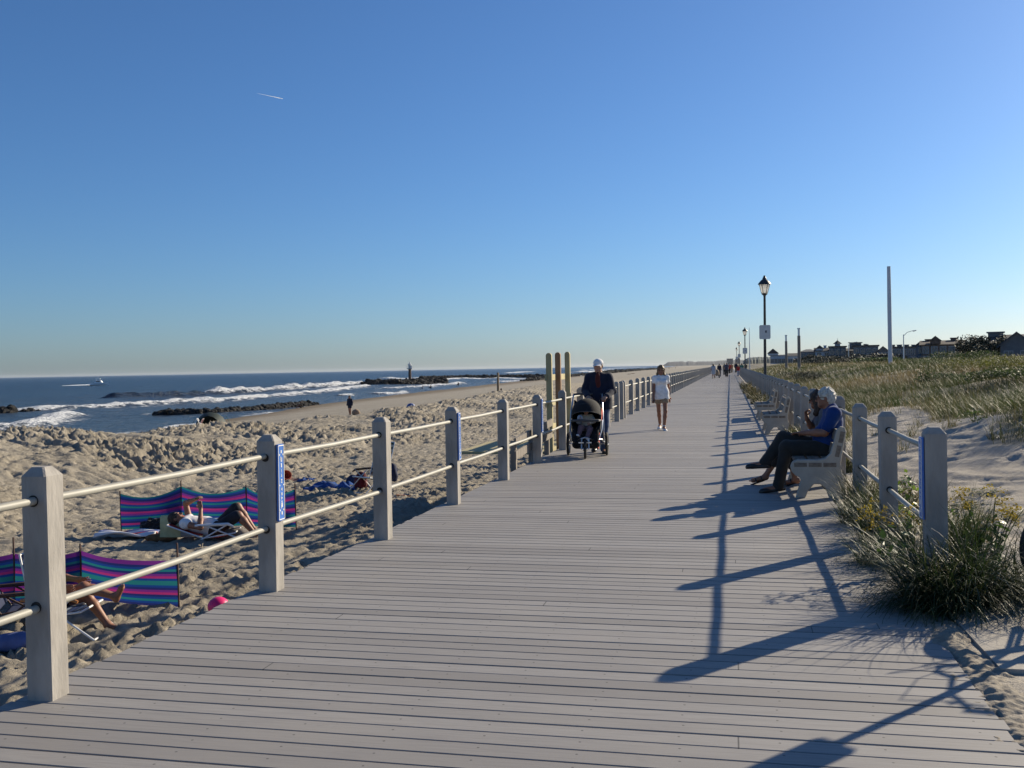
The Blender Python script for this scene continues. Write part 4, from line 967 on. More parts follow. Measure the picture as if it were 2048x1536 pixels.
for sy in (-1, 1):
    mb.tube([hc+A_(.2, .36*sy, .07), hc+A_(.08, .325*sy, .08)], .017, 8)
    mb.tube([hc+A_(.03, .27*sy, .075), hc+A_(-.03, .28*sy, .05), hc+A_(.1, .36*sy, .03)], .006, 6)
    mb.tube([hc+A_(.0, .24*sy, .07), hc+A_(-.16, .2*sy, .1), hc+A_(-.2, .08*sy, -.02), hc+A_(-.08, .02*sy, -.2), A_(.15, .03*sy, .66)], .004, 5)
mb.build('brake_lever', l_black, hbk, True)
mb = MB(); mb.tube([st_, st_+A_(.03, 0, .12)], .013, 8); mb.build('seat_post', m_al, bk, True)
B = SDF(.008); B.cone(st_+A_(-.14, 0, .145), st_+A_(.05, 0, .15), .022, .05, .03); B.ell(st_+A_(.1, 0, .15), (.09, .085, .03), None, .03); B.build('saddle', m_sad, bk)
mb = MB(); mb.ring(bb+A_(0, .05, 0), .09, .006, (0, 1, 0), 24, 6)
for sg in (-1, 1): mb.bar(bb+A_(0, .07*sg, 0), bb+A_(.12*sg, .08*sg, -.12), .018, .01); mb.box(bb+A_(.12*sg, .12*sg, -.125), (.08, .09, .02))
mb.tube([bb+A_(.1, .03, -.06), A_(.86, -.24, .0)], .008, 6); mb.build('crank', m_al, bk)
# unseen post and plate, made up to cast the long shadow on the deck
sp = empty('shadow_post', (1.97, 6.22, 0), -SUN_AZ, 'thin metal post with a plate, out of view beside the bicycle, added to cast the long shadow', 'shadow caster')
mb = MB(); mb.box((0, 0, .45), (.05, .05, 1.7)); mb.build('pole', m_metal, sp)
mb = MB(); mb.prism([(-.08, -.15), (.08, -.15), (.1, -.13), (.1, .13), (.08, .15), (-.08, .15), (-.1, .13), (-.1, -.13)], (0, -.032, 1.17), .006, [[1, 0, 0], [0, 0, -1], [0, 1, 0]]); mb.build('shadow_plate', m_metal, sp)

# new yellow timber frame at the beach opening, with grey ramp railings going down to the sand
m_lum = pm('new_yellow_lumber', (.41, .35, .185), .8, .14, 2, .25, 30, sc=(6, 6, .8)); m_lumr = pm('new_red_brown_lumber', (.27, .155, .08), .8, .14, 2, .25, 30, sc=(6, 6, .8))
fr = empty('timber_frame', (-3.42, 18.4, 0), 0, 'new yellow timber frame of tall round topped posts at the beach opening', 'timber frame')
def tall_post(y, h, mat, dx=0.0):
    prof = [(-.055, -1.3), (.055, -1.3), (.055, h-.055)]+[(.055*math.cos(a), h-.055+.055*math.sin(a)) for a in np.linspace(.2, PI-.2, 7)]+[(-.055, h-.055)]
    mb = MB(); n = len(prof); V = [(x+dx, y-.045, z) for x, z in prof]+[(x+dx, y+.045, z) for x, z in prof]
    mb.add(V, [list(range(n)), list(range(n, 2*n))[::-1]]+[[i, n+i, n+(i+1) % n, (i+1) % n] for i in range(n)]); mb.build('tall_post', mat, fr)
ty = (.23, 1.24, 2.44)
tall_post(ty[0], 1.88, m_lum); tall_post(ty[1], 1.905, m_lumr); tall_post(ty[2], 1.93, m_lum)
for z in (1.40, .90, .42, -.05):
    mb = MB(); mb.bar((-.055, .14, z), (-.055, 2.55, z), .04, .12); mb.build('cross_board', m_lum, fr)
for z in (.92, .42):
    mb = MB(); mb.bar((-.12, 2.3, z), (-.12, 5.4, z), .04, .2); mb.build('side_board', m_wood, fr)
mb = MB(); mb.box((-1.0, 1.5, -.06), (1.75, 2.7, .05)); mb.build('landing', m_lum, fr)
q0 = W(1027, 882, 15.6); q1 = W(1093, 846, 17.9); q2 = W(1027, 908, 15.6); q3 = W(1093, 869, 17.9); o_ = A_(q0[0], q0[1], -1.1)
rr_ = empty('ramp_railing', o_, 0, 'weathered wooden ramp railing sloping down to the sand', 'railing')
for t in (0, .5, 1):
    q = q0+(q1-q0)*t-o_; mb = MB(); mb.box((q[0], q[1], (q[2]-.3)/2), (.09, .09, q[2]+.3)); mb.build('post', m_wood, rr_)
for a, b in ((q0, q1), (q2, q3)): mb = MB(); mb.bar(a-o_+A_(.065, 0, 0), b-o_+A_(.065, 0, 0), .035, .13, ext=.15); mb.build('rail', m_wood, rr_)
r2 = empty('ramp_railing', (-3.4, 29.6, -.6), 0, 'weathered wooden ramp railing beyond the man with the stroller', 'railing')
for k in range(2):
    mb = MB(); mb.box((-.3-.75*k, 0, .75-.12*k), (.1, .1, 1.9)); mb.build('post', m_wood, r2)
for dz in (1.5, 1.05): mb = MB(); mb.bar((-.1, -.07, dz), (-1.2, -.07, dz-.12), .04, .16); mb.build('rail', m_wood, r2)
# ------------------------------------------------------------------ things on the beach
def stripes(name, cols, tr=.35):
    """woven stripes: colour by height along the cloth (attribute v), some light through the cloth"""
    m, nt, bs = new_mat(name); at = N_(nt, 'ShaderNodeAttribute', attribute_name='v'); cr = nt.nodes.new('ShaderNodeValToRGB'); cr.color_ramp.interpolation = 'CONSTANT'
    n = len(cols)
    while len(cr.color_ramp.elements) < min(n, 32): cr.color_ramp.elements.new(.5)
    for i, c in enumerate(cols): cr.color_ramp.elements[i].position = i/n; cr.color_ramp.elements[i].color = (*c, 1)
    nt.links.new(at.outputs['Fac'], cr.inputs[0]); nt.links.new(cr.outputs[0], bs.inputs['Base Color']); bs.inputs['Roughness'].default_value = .75
    t = nt.nodes.new('ShaderNodeBsdfTranslucent'); nt.links.new(cr.outputs[0], t.inputs[0]); mx = nt.nodes.new('ShaderNodeMixShader'); mx.inputs[0].default_value = tr
    nt.links.new(bs.outputs[0], mx.inputs[1]); nt.links.new(t.outputs[0], mx.inputs[2]); nt.links.new(mx.outputs[0], nt.nodes['Material Output'].inputs[0]); return m
TEAL, BLUE, PINK, PURP, NAVY = (.018, .17, .19), (.012, .05, .24), (.36, .03, .17), (.16, .026, .22), (.018, .026, .14)
ms1 = stripes('teal_pink_stripes', [TEAL, BLUE, PINK, NAVY, BLUE, TEAL, BLUE, PURP, PINK, NAVY, BLUE, TEAL, BLUE, PINK, PURP, NAVY, BLUE, TEAL])
ms2 = stripes('purple_blue_stripes', [NAVY, BLUE, TEAL, BLUE, NAVY, PINK, PURP, NAVY, BLUE, TEAL, TEAL, BLUE, PINK, PURP, NAVY, TEAL, BLUE, NAVY, PURP, PURP])
m_stick = pm('dark_wooden_stick', (.09, .045, .03), .7, .2, 20)
def windbreak(pts, h, mat, label, stick=.2, sag=.07, belly=.12):
    """pts: world xy of the sticks; cloth panels sag and belly between them"""
    root = empty('windbreak', (pts[0][0], pts[0][1], gz(*pts[0])), 0, label, 'windbreak', 'striped windbreaks on the sand'); o = np.array(root.location)
    P = [A_(x, y, gz(x, y)) for x, y in pts]; hs = h if isinstance(h, (list, tuple)) else [h]*len(P)
    for i in range(len(P)-1):
        a, b = P[i], P[i+1]; nx, nv = 15, 24; d = unit(b-a); nrm = unit(np.cross(d, A_(0, 0, 1))); grid = []; vv = []
        for u in np.linspace(0, 1, nx):
            s_ = 4*u*(1-u); row = []
            for v in np.linspace(0, 1, nv):
                z = .03+v*((hs[i]*(1-u)+hs[i+1]*u)-sag*s_*v*1.0-.03); wv = .012*math.sin(9*u+3*v+i)
                row.append(a+(b-a)*u+nrm*(belly*s_*math.sin(PI*(.15+.7*v))+wv)+A_(0, 0, z)-o); vv.append(v*.999)
            grid.append(row)
        G_ = np.array(grid); idx = np.arange(nx*nv).reshape(nx, nv); F = np.stack([idx[:-1, :-1], idx[1:, :-1], idx[1:, 1:], idx[:-1, 1:]], -1).reshape(-1, 4)
        mesh_obj('cloth_panel', G_.reshape(-1, 3), F, mat, root, True, None, {'v': vv})
    for i, p in enumerate(P):
        mb = MB(); hh = hs[i]+stick*(1 if i % 2 else .45); mb.tube([p-o+A_(.01, 0, -.15), p-o+A_(0, 0, hh)], .011, 6); mb.build('stick', m_stick, root, True)
    return root
def gpt(px, py, z=-1.18): return tuple(G(px, py, z)[:2])
windbreak([gpt(242, 1068), gpt(364, 1060), gpt(494, 1062), gpt(592, 1065)], [.66, .73, .71, .69], ms1, 'teal and pink striped windbreak behind the man lying on the sand', .1, .12, .1)
windbreak([gpt(-95, 1210), gpt(30, 1206), gpt(163, 1196), gpt(357, 1214)], [.66, .64, .62, .60], ms2, 'purple and blue striped windbreak behind the seated sunbather near the railing', .2, .05, .1)

# beach chairs
m_wht = pm('white_chair_tube', (.75, .75, .74), .35, .04, 5, metal=.2); m_blues = stripes('blue_white_webbing', [(.012, .025, .09), (.05, .1, .22), (.015, .04, .14), (.25, .3, .36), (.012, .025, .09), (.02, .05, .17)]*2, .1)
m_arm = pm('varnished_wooden_arm', (.42, .17, .05), .35, .15, 3, .1, 30, sc=(1, 8, 8)); m_redc = pm('red_canvas', (.40, .03, .02), .8, .1, 10, .1, 120); m_navyc = pm('navy_canvas', (.012, .02, .06), .85, .1, 10, .1, 120)
m_grn = stripes('green_cream_webbing', [(.05, .07, .045), (.48, .47, .38)]*8, .1)
def beach_chair(name, label, loc, rz, cloth_mat, tube_mat, arm_mat, seat_h=.24, recl=.55, L=.5, back=.68, wd=.27):
    """low folding chair facing local +Y"""
    r = empty(name, loc, rz, label, 'beach chair', 'beach chairs on the sand')
    top = A_(0, -.08-back*math.sin(recl), seat_h+back*math.cos(recl)); mid = A_(0, -.08, seat_h-.02); front = A_(0, L-.08, seat_h+.05)
    mb = MB()
    for sx in (-1, 1):
        X_ = A_(wd*sx, 0, 0); mb.tube([top+X_, mid+X_, front+X_], .012, 8)
        mb.tube([front+X_*1.06+A_(0, -.08, .16), A_(wd*sx*1.06, -.16, .01)], .012, 8); mb.tube([mid+X_*1.06+A_(0, .05, .2), A_(wd*sx*1.06, L+.06, .01)], .012, 8)
    for q in (top, front): mb.tube([q-A_(wd, 0, 0), q+A_(wd, 0, 0)], .012, 8)
    mb.tube([A_(-wd*1.06, -.16, .012), A_(wd*1.06, -.16, .012)], .011, 8); mb.tube([A_(-wd*1.06, L+.06, .012), A_(wd*1.06, L+.06, .012)], .011, 8); mb.build('frame', tube_mat, r, True)
    for nm, a, b in (('backrest', top, mid+A_(0, -.03, .04)), ('seat', mid+A_(0, .03, .0), front)):
        grid = []; vv = []
        for t in np.linspace(0, 1, 14):
            row = []
            for u in np.linspace(-1, 1, 7): row.append(a+(b-a)*t+A_(wd*.96*u, 0, 0)+A_(0, .03 if nm == 'backrest' else 0, -.035)*(4*t*(1-t))*(1-.3*u*u)); vv.append(t*.999)
            grid.append(row)
        idx = np.arange(14*7).reshape(14, 7); F = np.stack([idx[:-1, :-1], idx[1:, :-1], idx[1:, 1:], idx[:-1, 1:]], -1).reshape(-1, 4)
        o = mesh_obj(nm, np.array(grid).reshape(-1, 3), F, cloth_mat, r, True, None, {'v': vv}); md = o.modifiers.new('thick', 'SOLIDIFY'); md.thickness = .008
    for sx in (-1, 1):
        mb = MB(); X_ = A_(wd*sx*1.1, 0, 0); mb.tube([mid+X_+A_(0, -.12, .21), mid+X_+A_(0, .05, .215), front+X_+A_(0, -.1, .15), front+X_+A_(0, -.02, .11)], [.02, .024, .026, .018], 8); mb.build('armrest', arm_mat, r, True)
    return r
RZ_R = -math.radians(90-12.6)          # facing right across the picture
c0 = G(108, 1262, -1.17); cz = gz(c0[0], c0[1])
beach_chair('beach_chair', 'blue beach chair with orange wooden arms holding the near sunbather', (c0[0], c0[1], cz), RZ_R, m_blues, m_wht, m_arm, .26, .2)
J = dict(s=1.0, hd=A_(0, 1, -.15), hu=A_(0, .1, 1))
J['P'] = A_(0, -.02, .36); J['C'] = A_(0, -.07, .65); J['N'] = A_(0, -.1, .85); J['H'] = A_(0, -.07, 1.0)
J['SR'] = A_(.17, -.09, .81); J['SL'] = A_(-.17, -.09, .81); J['ER'] = A_(.27, -.05, .58); J['EL'] = A_(-.27, -.05, .58); J['WR'] = A_(.2, .17, .56); J['WL'] = A_(-.2, .17, .56)
J['IR'] = A_(.09, .0, .34); J['IL'] = A_(-.09, .0, .34); J['KL'] = A_(-.07, .34, .40); J['KR'] = A_(.05, .36, .53); J['AL'] = A_(-.06, .56, .09); J['TL'] = A_(-.04, .69, .035); J['AR'] = A_(-.03, .66, .40); J['TR'] = A_(-.02, .74, .50)
sb = person('tanned sunbather with crossed bare legs in the blue chair behind the nearest post', (c0[0], c0[1], cz), RZ_R, J, m_tan, .008, [], .95, 0, True, True)
trousers(J, .01, .3, .009, .97, .0, .05).build('swim_shorts', c_navy, sb); shirt(J, .01, 0.0, -.0, .009, .97, 0, False, 0, True).build('swim_top', cloth('green_top', (.08, .2, .15)), sb)
hair_short(J, .008, .03).build('hair', h_dark, sb, fold=.012, ffreq=20)
mb = MB(); mb.ell(J['H']+A_(.05, -.05, .12), (.025, .03, .03), 8, 6); mb.build('hair_clip', pm('tan_clip', (.5, .3, .12), .4), sb, True)
c1 = G(28, 1245, -1.2); beach_chair('beach_chair', 'dark navy beach chair half hidden behind the nearest post', (c1[0], c1[1], gz(c1[0], c1[1])), RZ_R+.3, m_navyc, m_stick, m_stick, .2, .6)
def soft(name, label, cat, px, py, z, size, mat, rz=0, sink=.01, fold=.02, ff=8, vox=.015, extra=()):
    p = G(px, py, z); g_ = gz(p[0], p[1]); B = SDF(vox); B.ell((0, 0, size[2]*.62), size, None, .05)
    for c, r in extra: B.ell(c, r, None, .05)
    o = B.build(name, mat, None, fold=fold, ffreq=ff, loc=(p[0], p[1], g_-sink), rz=rz); tag(o, label, cat); return o
m_bluecl = pm('blue_towel_cloth', (.02, .07, .24), .9, .4, 5, .4, 60); m_bluegrey = pm('slate_blue_bag', (.1, .13, .28), .85, .2, 6, .2, 40)
soft('beach_bag', 'slate blue beach bag on the sand left of the nearest post', 'bag', 32, 1292, -1.2, (.24, .15, .10), m_bluegrey, .3)
# lying man in the low red chair
L0 = G(424, 1088, -1.19); lz = gz(L0[0], L0[1])
beach_chair('beach_chair', 'low red beach chair with white tube legs under the man lying on the sand', (L0[0], L0[1], lz), RZ_R+.1, m_redc, m_wht, m_wht, .08, 1.22, .5, .6)
J = dict(s=1.02, hd=A_(0, .55, .8), hu=A_(0, -.8, .5))
J['P'] = A_(0, .05, .17); J['C'] = A_(0, -.25, .25); J['N'] = A_(0, -.43, .31); J['H'] = A_(0, -.56, .36)
J['SR'] = A_(.18, -.39, .29); J['SL'] = A_(-.18, -.39, .29); J['ER'] = A_(.28, -.12, .24); J['EL'] = A_(-.24, -.46, .57); J['WL'] = A_(-.04, -.24, .66)
J['WR'] = A_(.03, -.16, .50)
J['IR'] = A_(.1, .07, .16); J['IL'] = A_(-.1, .07, .16); J['KR'] = A_(.14, .46, .40); J['KL'] = A_(-.14, .40, .50); J['AR'] = A_(.15, .70, .1); J['TR'] = A_(.17, .85, .05); J['AL'] = A_(-.16, .66, .1); J['TL'] = A_(-.17, .81, .05)
ly = person('tanned man in white top lying back with arms raised before the teal windbreak', (L0[0], L0[1], lz), RZ_R+.1, J, m_tan, .008, [], 1.08, .03, True, False,
            hands=dict(R=dict(d=A_(-.1, -.2, .9), n=A_(-.8, 0, .3), side=-1, curl=.7), L=dict(d=A_(.5, .5, .35), n=A_(.2, .2, -1), side=1, curl=.7)))
shirt(J, .014, .12, .0, .009, 1.1, .03, False).build('top', c_white, ly, fold=.006); trousers(J, .016, .92, .009, 1.06, .014).build('shorts', pm('black_white_shorts', (.012, .012, .014), .8, .3, 6, c2=(.02, .02, .03)), ly, fold=.008)
hair_short(J, .008, .008).build('hair', h_dark, ly)
mt = pm('pale_yellow_towel', (.5, .48, .25), .9, .12, 8, .3, 80)
p = G(349, 1074, -1.0); mb = MB(); mb.sheet(np.array([[(x, .05+.05*math.sin(3*x), .36), (x, -.0, .385), (x, -.05, .33), (x, -.07-.02*math.sin(9*x), .2), (x, -.075, .06)] for x in np.linspace(-.17, .17, 9)]), .02)
o = mb.build('towel', mt, None, True, (L0[0]-.62, L0[1]-.16, lz), RZ_R+PI/2); tag(o, 'pale yellow towel draped over the head end of the red chair', 'towel')
soft('beach_bag', 'shaggy black bag on the sand behind the head of the lying man', 'bag', 318, 1074, -1.19, (.33, .17, .16), c_black, .2, fold=.05, ff=14)
soft('rolled_towel', 'brown rolled towel in front of the shaggy black bag', 'towel', 322, 1090, -1.19, (.27, .1, .075), pm('brown_towel', (.15, .075, .03), .95, .3, 8, .4, 60), .15)
soft('beach_bag', 'grey beach bag under the knees of the lying man', 'bag', 468, 1086, -1.19, (.28, .15, .11), pm('grey_canvas', (.2, .18, .16), .9, .2, 6, .3, 60), .2)
m_tw = stripes('white_red_blue_towel', [(.7, .7, .72), (.68, .7, .74), (.5, .08, .09), (.7, .7, .72), (.2, .25, .5), (.7, .7, .72), (.45, .06, .07), (.2, .3, .55), (.7, .71, .74)], .05)
p = G(262, 1082, -1.19); nx = 22; g = []; vv = []
for u in np.linspace(0, 1, nx):
    for v in np.linspace(0, 1, 14):
        x = -.55+1.05*u; y = -.22+.44*v; z = .03+.05*abs(math.sin(4*u+2.4*v))*(1-v*.3)+.04*math.sin(9*v+u*3)**2; g.append((x, y, z)); vv.append(v*.99)
idx = np.arange(nx*14).reshape(nx, 14); F = np.stack([idx[:-1, :-1], idx[1:, :-1], idx[1:, 1:], idx[:-1, 1:]], -1).reshape(-1, 4)
o = mesh_obj('beach_towel', np.array(g), F, m_tw, None, True, None, {'v': vv}, (p[0], p[1], gz(p[0], p[1])), .15); md = o.modifiers.new('thick', 'SOLIDIFY'); md.thickness = .02; tag(o, 'crumpled white towel with red and blue stripes at the end of the teal windbreak', 'towel')
# pink ball beside the deck, red bucket, blue towels, striped chair with red bag
m_pink = pm('hot_pink_plastic', (.78, .02, .16), .4, .05, 4, trans=.0)
p = W(437, 1213, 10.6); B = SDF(.008); B.ell((0, 0, 0), (.115, .115, .105)); o = B.build('beach_ball', m_pink, None, fold=.004, ffreq=6, loc=(p[0], p[1], max(p[2], gz(p[0], p[1])+.09))); tag(o, 'hot pink beach ball on the sand close to the deck edge', 'ball')
p = G(569, 949, -1.05); mb = MB(); mb.lathe([(.09, 0), (.13, .2), (.14, .2), (.14, .22), (.12, .22), (.085, .03)], (0, 0, 0), 18); o = mb.build('sand_bucket', pm('orange_red_plastic', (.5, .07, .03), .45, .06), None, True, (p[0], p[1], gz(p[0], p[1])+.03)); o.rotation_euler = (.9, .3, .5); tag(o, 'small orange red sand bucket tipped over on the sand', 'bucket')
def towel_heap(px, py, w, d, h, mat, label, seed, rz=.2):
    p = G(px, py, -1.05); r = np.random.default_rng(seed); nx, ny = 26, 16; U, V_ = np.meshgrid(np.linspace(-1, 1, nx), np.linspace(-1, 1, ny), indexing='ij')
    rr2 = np.clip(1-np.maximum(np.abs(U+.25*perlin(V_*2, U*0, seed)), np.abs(V_+.3*perlin(U*2, V_*0, seed+3)))**4, 0, 1)
    Zt = .015+h*rr2*(.5+.9*perlin(U*2.2+seed, V_*2.2, seed)**2*2+.4*perlin(U*4, V_*4, seed+1))
    gr = np.stack([U*w*(1+.15*perlin(V_*1.5, U*0, seed+5)), V_*d*(1+.2*perlin(U*1.5, V_*0, seed+6)), Zt], -1)
    idx = np.arange(nx*ny).reshape(nx, ny); F = np.stack([idx[:-1, :-1], idx[1:, :-1], idx[1:, 1:], idx[:-1, 1:]], -1).reshape(-1, 4)
    o = mesh_obj('beach_towel', gr.reshape(-1, 3), F, mat, None, True, loc=(p[0], p[1], gz(p[0], p[1])), rz=rz); md = o.modifiers.new('thick', 'SOLIDIFY'); md.thickness = .02; tag(o, label, 'towel')
towel_heap(672, 966, .75, .3, .13, m_bluecl, 'crumpled blue towel left of the striped beach chair', 3); towel_heap(616, 951, .26, .16, .07, m_bluecl, 'small blue cloth on the sand near the bucket', 5)
soft('beach_bag', 'dark navy bag standing at the end of the crumpled blue towel', 'bag', 706, 962, -1.05, (.17, .13, .18), m_navyc, .1)
p = G(735, 974, -1.1); cz = gz(p[0], p[1]); beach_chair('beach_chair', 'empty beach chair with dark green and cream stripes behind the third post', (p[0]+.2, p[1], cz), PI-.5, m_grn, m_wht, m_stick, .3, .32, .5, .85, .3)
soft('backpack', 'dark red backpack leaning on the striped beach chair', 'bag', 722, 972, -1.1, (.16, .12, .27), cloth('maroon_nylon', (.10, .012, .02)), .2, extra=(((.03, -.09, .16), (.1, .06, .12)),))
soft('beach_bag', 'navy bag hanging low beside the third post on the beach side', 'bag', 785, 958, -1.1, (.13, .12, .28), m_navyc, .2)
p = G(815, 988, -1.1); mb = MB(); mb.box((0, 0, .04), (.5, .08, .03), Matrix.Rotation(.15, 3, 'Y')); o = mb.build('plank', m_arm, None, False, (p[0], p[1], gz(p[0], p[1])), .5); tag(o, 'short orange brown board lying on the sand by the railing', 'board')

# people and gear down on the open beach
def figure(label, px, py, z, rz, h, top, bottom, hair, voxel=.018, stride=.1, skin=None, sleeve=.5, leg=1.9, hem=.08, longhair=False, group=None, Z=None, swing=.2, dress=False):
    p = G(px, py, z) if Z is None else W(px, py, Z); base = (p[0], p[1], z if Z is not None or p[0] > -3.3 else gz(p[0], p[1]))
    J = stand(h, stride, swing); r = person(label, base, rz, J, skin or m_tan, voxel, [], 1.0, 0, group=group, hands=dict(L=False, R=False))
    shirt(J, .02, sleeve, hem, voxel, 1.0, 0, False, .01).build('shirt', top, r)
    trousers(J, .02, leg, voxel, 1.0, .015 if not dress else .05).build('trousers' if leg > 1 else 'shorts', bottom, r)
    (hair_long(J, voxel*.8, .2) if longhair else hair_short(J, voxel*.7, .012)).build('hair', hair, r)
    for K in 'LR': shoe(J, K, voxel*.6).build('shoe', l_black, r)
    return r
figure('person standing alone on the open beach in dark blue hooded top and bare legs', 700, 825, -1.8, PI*.9, 1.66, c_navy, c_navy, h_dark, .012, .05, sleeve=1.9, leg=.5, hem=.1)
def lying(label, px, py, z, rz, top, group='people lying or sitting on the beach', sit=False, sc=1.0, skin=None, vox=.016):
    p = G(px, py, z); g_ = gz(p[0], p[1]) if z > SEA_Z+.3 else z; J = dict(s=sc, hd=A_(0, .4, .9), hu=A_(0, -.9, .4))
    if sit:
        J.update(hd=A_(0, 1, -.1), hu=A_(0, 0, 1), P=A_(0, 0, .14), C=A_(0, -.06, .44), N=A_(0, -.02, .63), H=A_(0, .04, .77), SR=A_(.17, -.03, .58), SL=A_(-.17, -.03, .58), ER=A_(.24, .12, .38), EL=A_(-.24, .12, .38), WR=A_(.1, .33, .4), WL=A_(-.1, .33, .4),
                 IR=A_(.09, .02, .12), IL=A_(-.09, .02, .12), KR=A_(.12, .38, .42), KL=A_(-.12, .38, .42), AR=A_(.1, .55, .08), AL=A_(-.1, .55, .08), TR=A_(.1, .7, .04), TL=A_(-.1, .7, .04))
    else:
        J.update(P=A_(0, 0, .13), C=A_(0, -.3, .15), N=A_(0, -.5, .17), H=A_(0, -.64, .16), SR=A_(.18, -.45, .14), SL=A_(-.18, -.45, .14), ER=A_(.27, -.2, .1), EL=A_(-.27, -.2, .1), WR=A_(.24, .04, .1), WL=A_(-.24, .04, .1),
                 IR=A_(.09, .02, .12), IL=A_(-.09, .02, .12), KR=A_(.11, .44, .2), KL=A_(-.11, .44, .14), AR=A_(.1, .86, .08), AL=A_(-.1, .86, .08), TR=A_(.12, .9, .2), TL=A_(-.12, .9, .2))
    r = person(label, (p[0], p[1], g_), rz, {k: (v*sc if isinstance(v, np.ndarray) and k not in ('hd', 'hu') else v) for k, v in J.items()}, skin or m_tan, vox, [], 1.0, 0, group=group, hands=dict(L=False, R=False))
    JJ = {k: (v*sc if isinstance(v, np.ndarray) and k not in ('hd', 'hu') else v) for k, v in J.items()}
    trousers(JJ, .02, .5, vox, 1.0, .01).build('shorts', top, r)
    if sit: shirt(JJ, .015, .5, .02, vox, 1.0, 0, False).build('shirt', top, r)
    hair_short(JJ, vox*.7, .015).build('hair', h_dark, r); return r
lying('person lying stretched out on the open beach with a blue bag at the feet', 785, 820, -1.82, PI/2+.1, c_black)
soft('beach_bag', 'blue and white beach bag lying beside the stretched out sunbather', 'bag', 822, 817, -1.82, (.4, .3, .33), pm('blue_white_bag', (.05, .12, .45), .8, .5, 3, c2=(.5, .55, .7)), 0, vox=.03)
lying('person lying down left of the tall wooden pile on the beach', 957, 794, -1.95, PI/2+.2, c_black, sc=1.05); lying('person sitting hunched right of the tall wooden pile on the beach', 1003, 791, -1.95, PI*.6, c_brown, sit=True)
lying('person lying at the foot of the tall wooden pile on the beach', 988, 791, -1.95, PI/2, c_navy)
lying('dark figure sitting on the rocks of the near jetty', 602, 808, -2.6, PI*.7, c_black, sit=True); lying('small figure sitting at the edge of the water', 862, 777, -3.05, PI*.7, c_navy, sit=True, vox=.025)
lying('second figure at the edge of the water in a pale top', 846, 779, -3.05, PI*.6, c_grey, sit=True, vox=.025); lying('lone figure sitting at the waterline left of the wooden pile', 917, 771, -3.05, PI*.8, c_black, sit=True, vox=.025)
lying('sunbather lying on the sand just behind the man with the stroller', 1258, 747, -1.9, PI/2, c_orange, vox=.025, sc=1.1); lying('sunbather in dark shorts lying on the sand behind the man with the stroller', 1266, 746, -1.9, PI/2+.5, c_black, vox=.025, sc=1.1)
soft('beach_bag', 'small tan bag on the crest of sand beside the standing beachgoer', 'bag', 712, 824, -1.8, (.35, .3, .3), pm('tan_bag', (.28, .2, .13), .9, .2, 5), 0, vox=.03)
p0 = G(996.5, 791, -1.95); t_ = W(996.5, 745, np.dot(p0-EYE, -R_CAM[:, 2])); g_ = gz(p0[0], p0[1]); mb = MB(); mb.lathe([(.16, -.8), (.15, t_[2]-g_-.05), (.11, t_[2]-g_)], (0, 0, 0), 10); o = mb.build('wooden_pile', pm('tan_pile', (.27, .19, .11), .85, .25, 4, .4, 30, sc=(3, 3, .6)), None, True, (p0[0], p0[1], g_)); tag(o, 'tall wooden pile standing upright on the open beach', 'pile')
# beach tent and two chairs by the water
p = G(423, 846, -2.0); g_ = gz(p[0], p[1]); tn = empty('beach_tent', (p[0], p[1], g_), .2, 'dark green beach tent by the waterline with two chairs', 'tent')
mb = MB(); sh = []
for a in np.linspace(0, PI, 9): sh.append([(1.15*math.cos(a)*s_, -.75+1.5*t, 1.3*math.sin(a)*s_+.0) for t, s_ in ((0, .8), (.35, 1), (.7, .95), (1, .72))])
mb.sheet(np.array(sh), .015); mb.build('canopy', pm('dark_green_nylon', (.01, .022, .018), .7, .2, 5), tn, True)
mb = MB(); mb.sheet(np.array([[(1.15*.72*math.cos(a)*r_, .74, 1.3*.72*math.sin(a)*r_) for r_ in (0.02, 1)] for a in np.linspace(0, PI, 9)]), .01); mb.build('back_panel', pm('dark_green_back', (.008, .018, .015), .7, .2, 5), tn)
mb = MB(); mb.tube([(1.0, .2, 1.0), (1.5, .3, 0.02)], .012, 5); mb.tube([(-1.0, -.5, .9), (-1.4, -.7, .02)], .012, 5); mb.build('guy_line', c_green, tn)
for px, rz, lab in ((394, 1.9, 'low maroon beach chair left of the dark tent'), (408, -1.2, 'low grey beach chair facing the maroon one by the dark tent')):
    p = G(px, 848, -1.95); beach_chair('beach_chair', lab, (p[0], p[1], gz(p[0], p[1])), rz, pm('maroon_canvas' if px < 400 else 'grey_canvas_seat', (.12, .03, .03) if px < 400 else (.2, .2, .22), .85), m_wht, m_stick, .25, .5, .5, .75, .3)

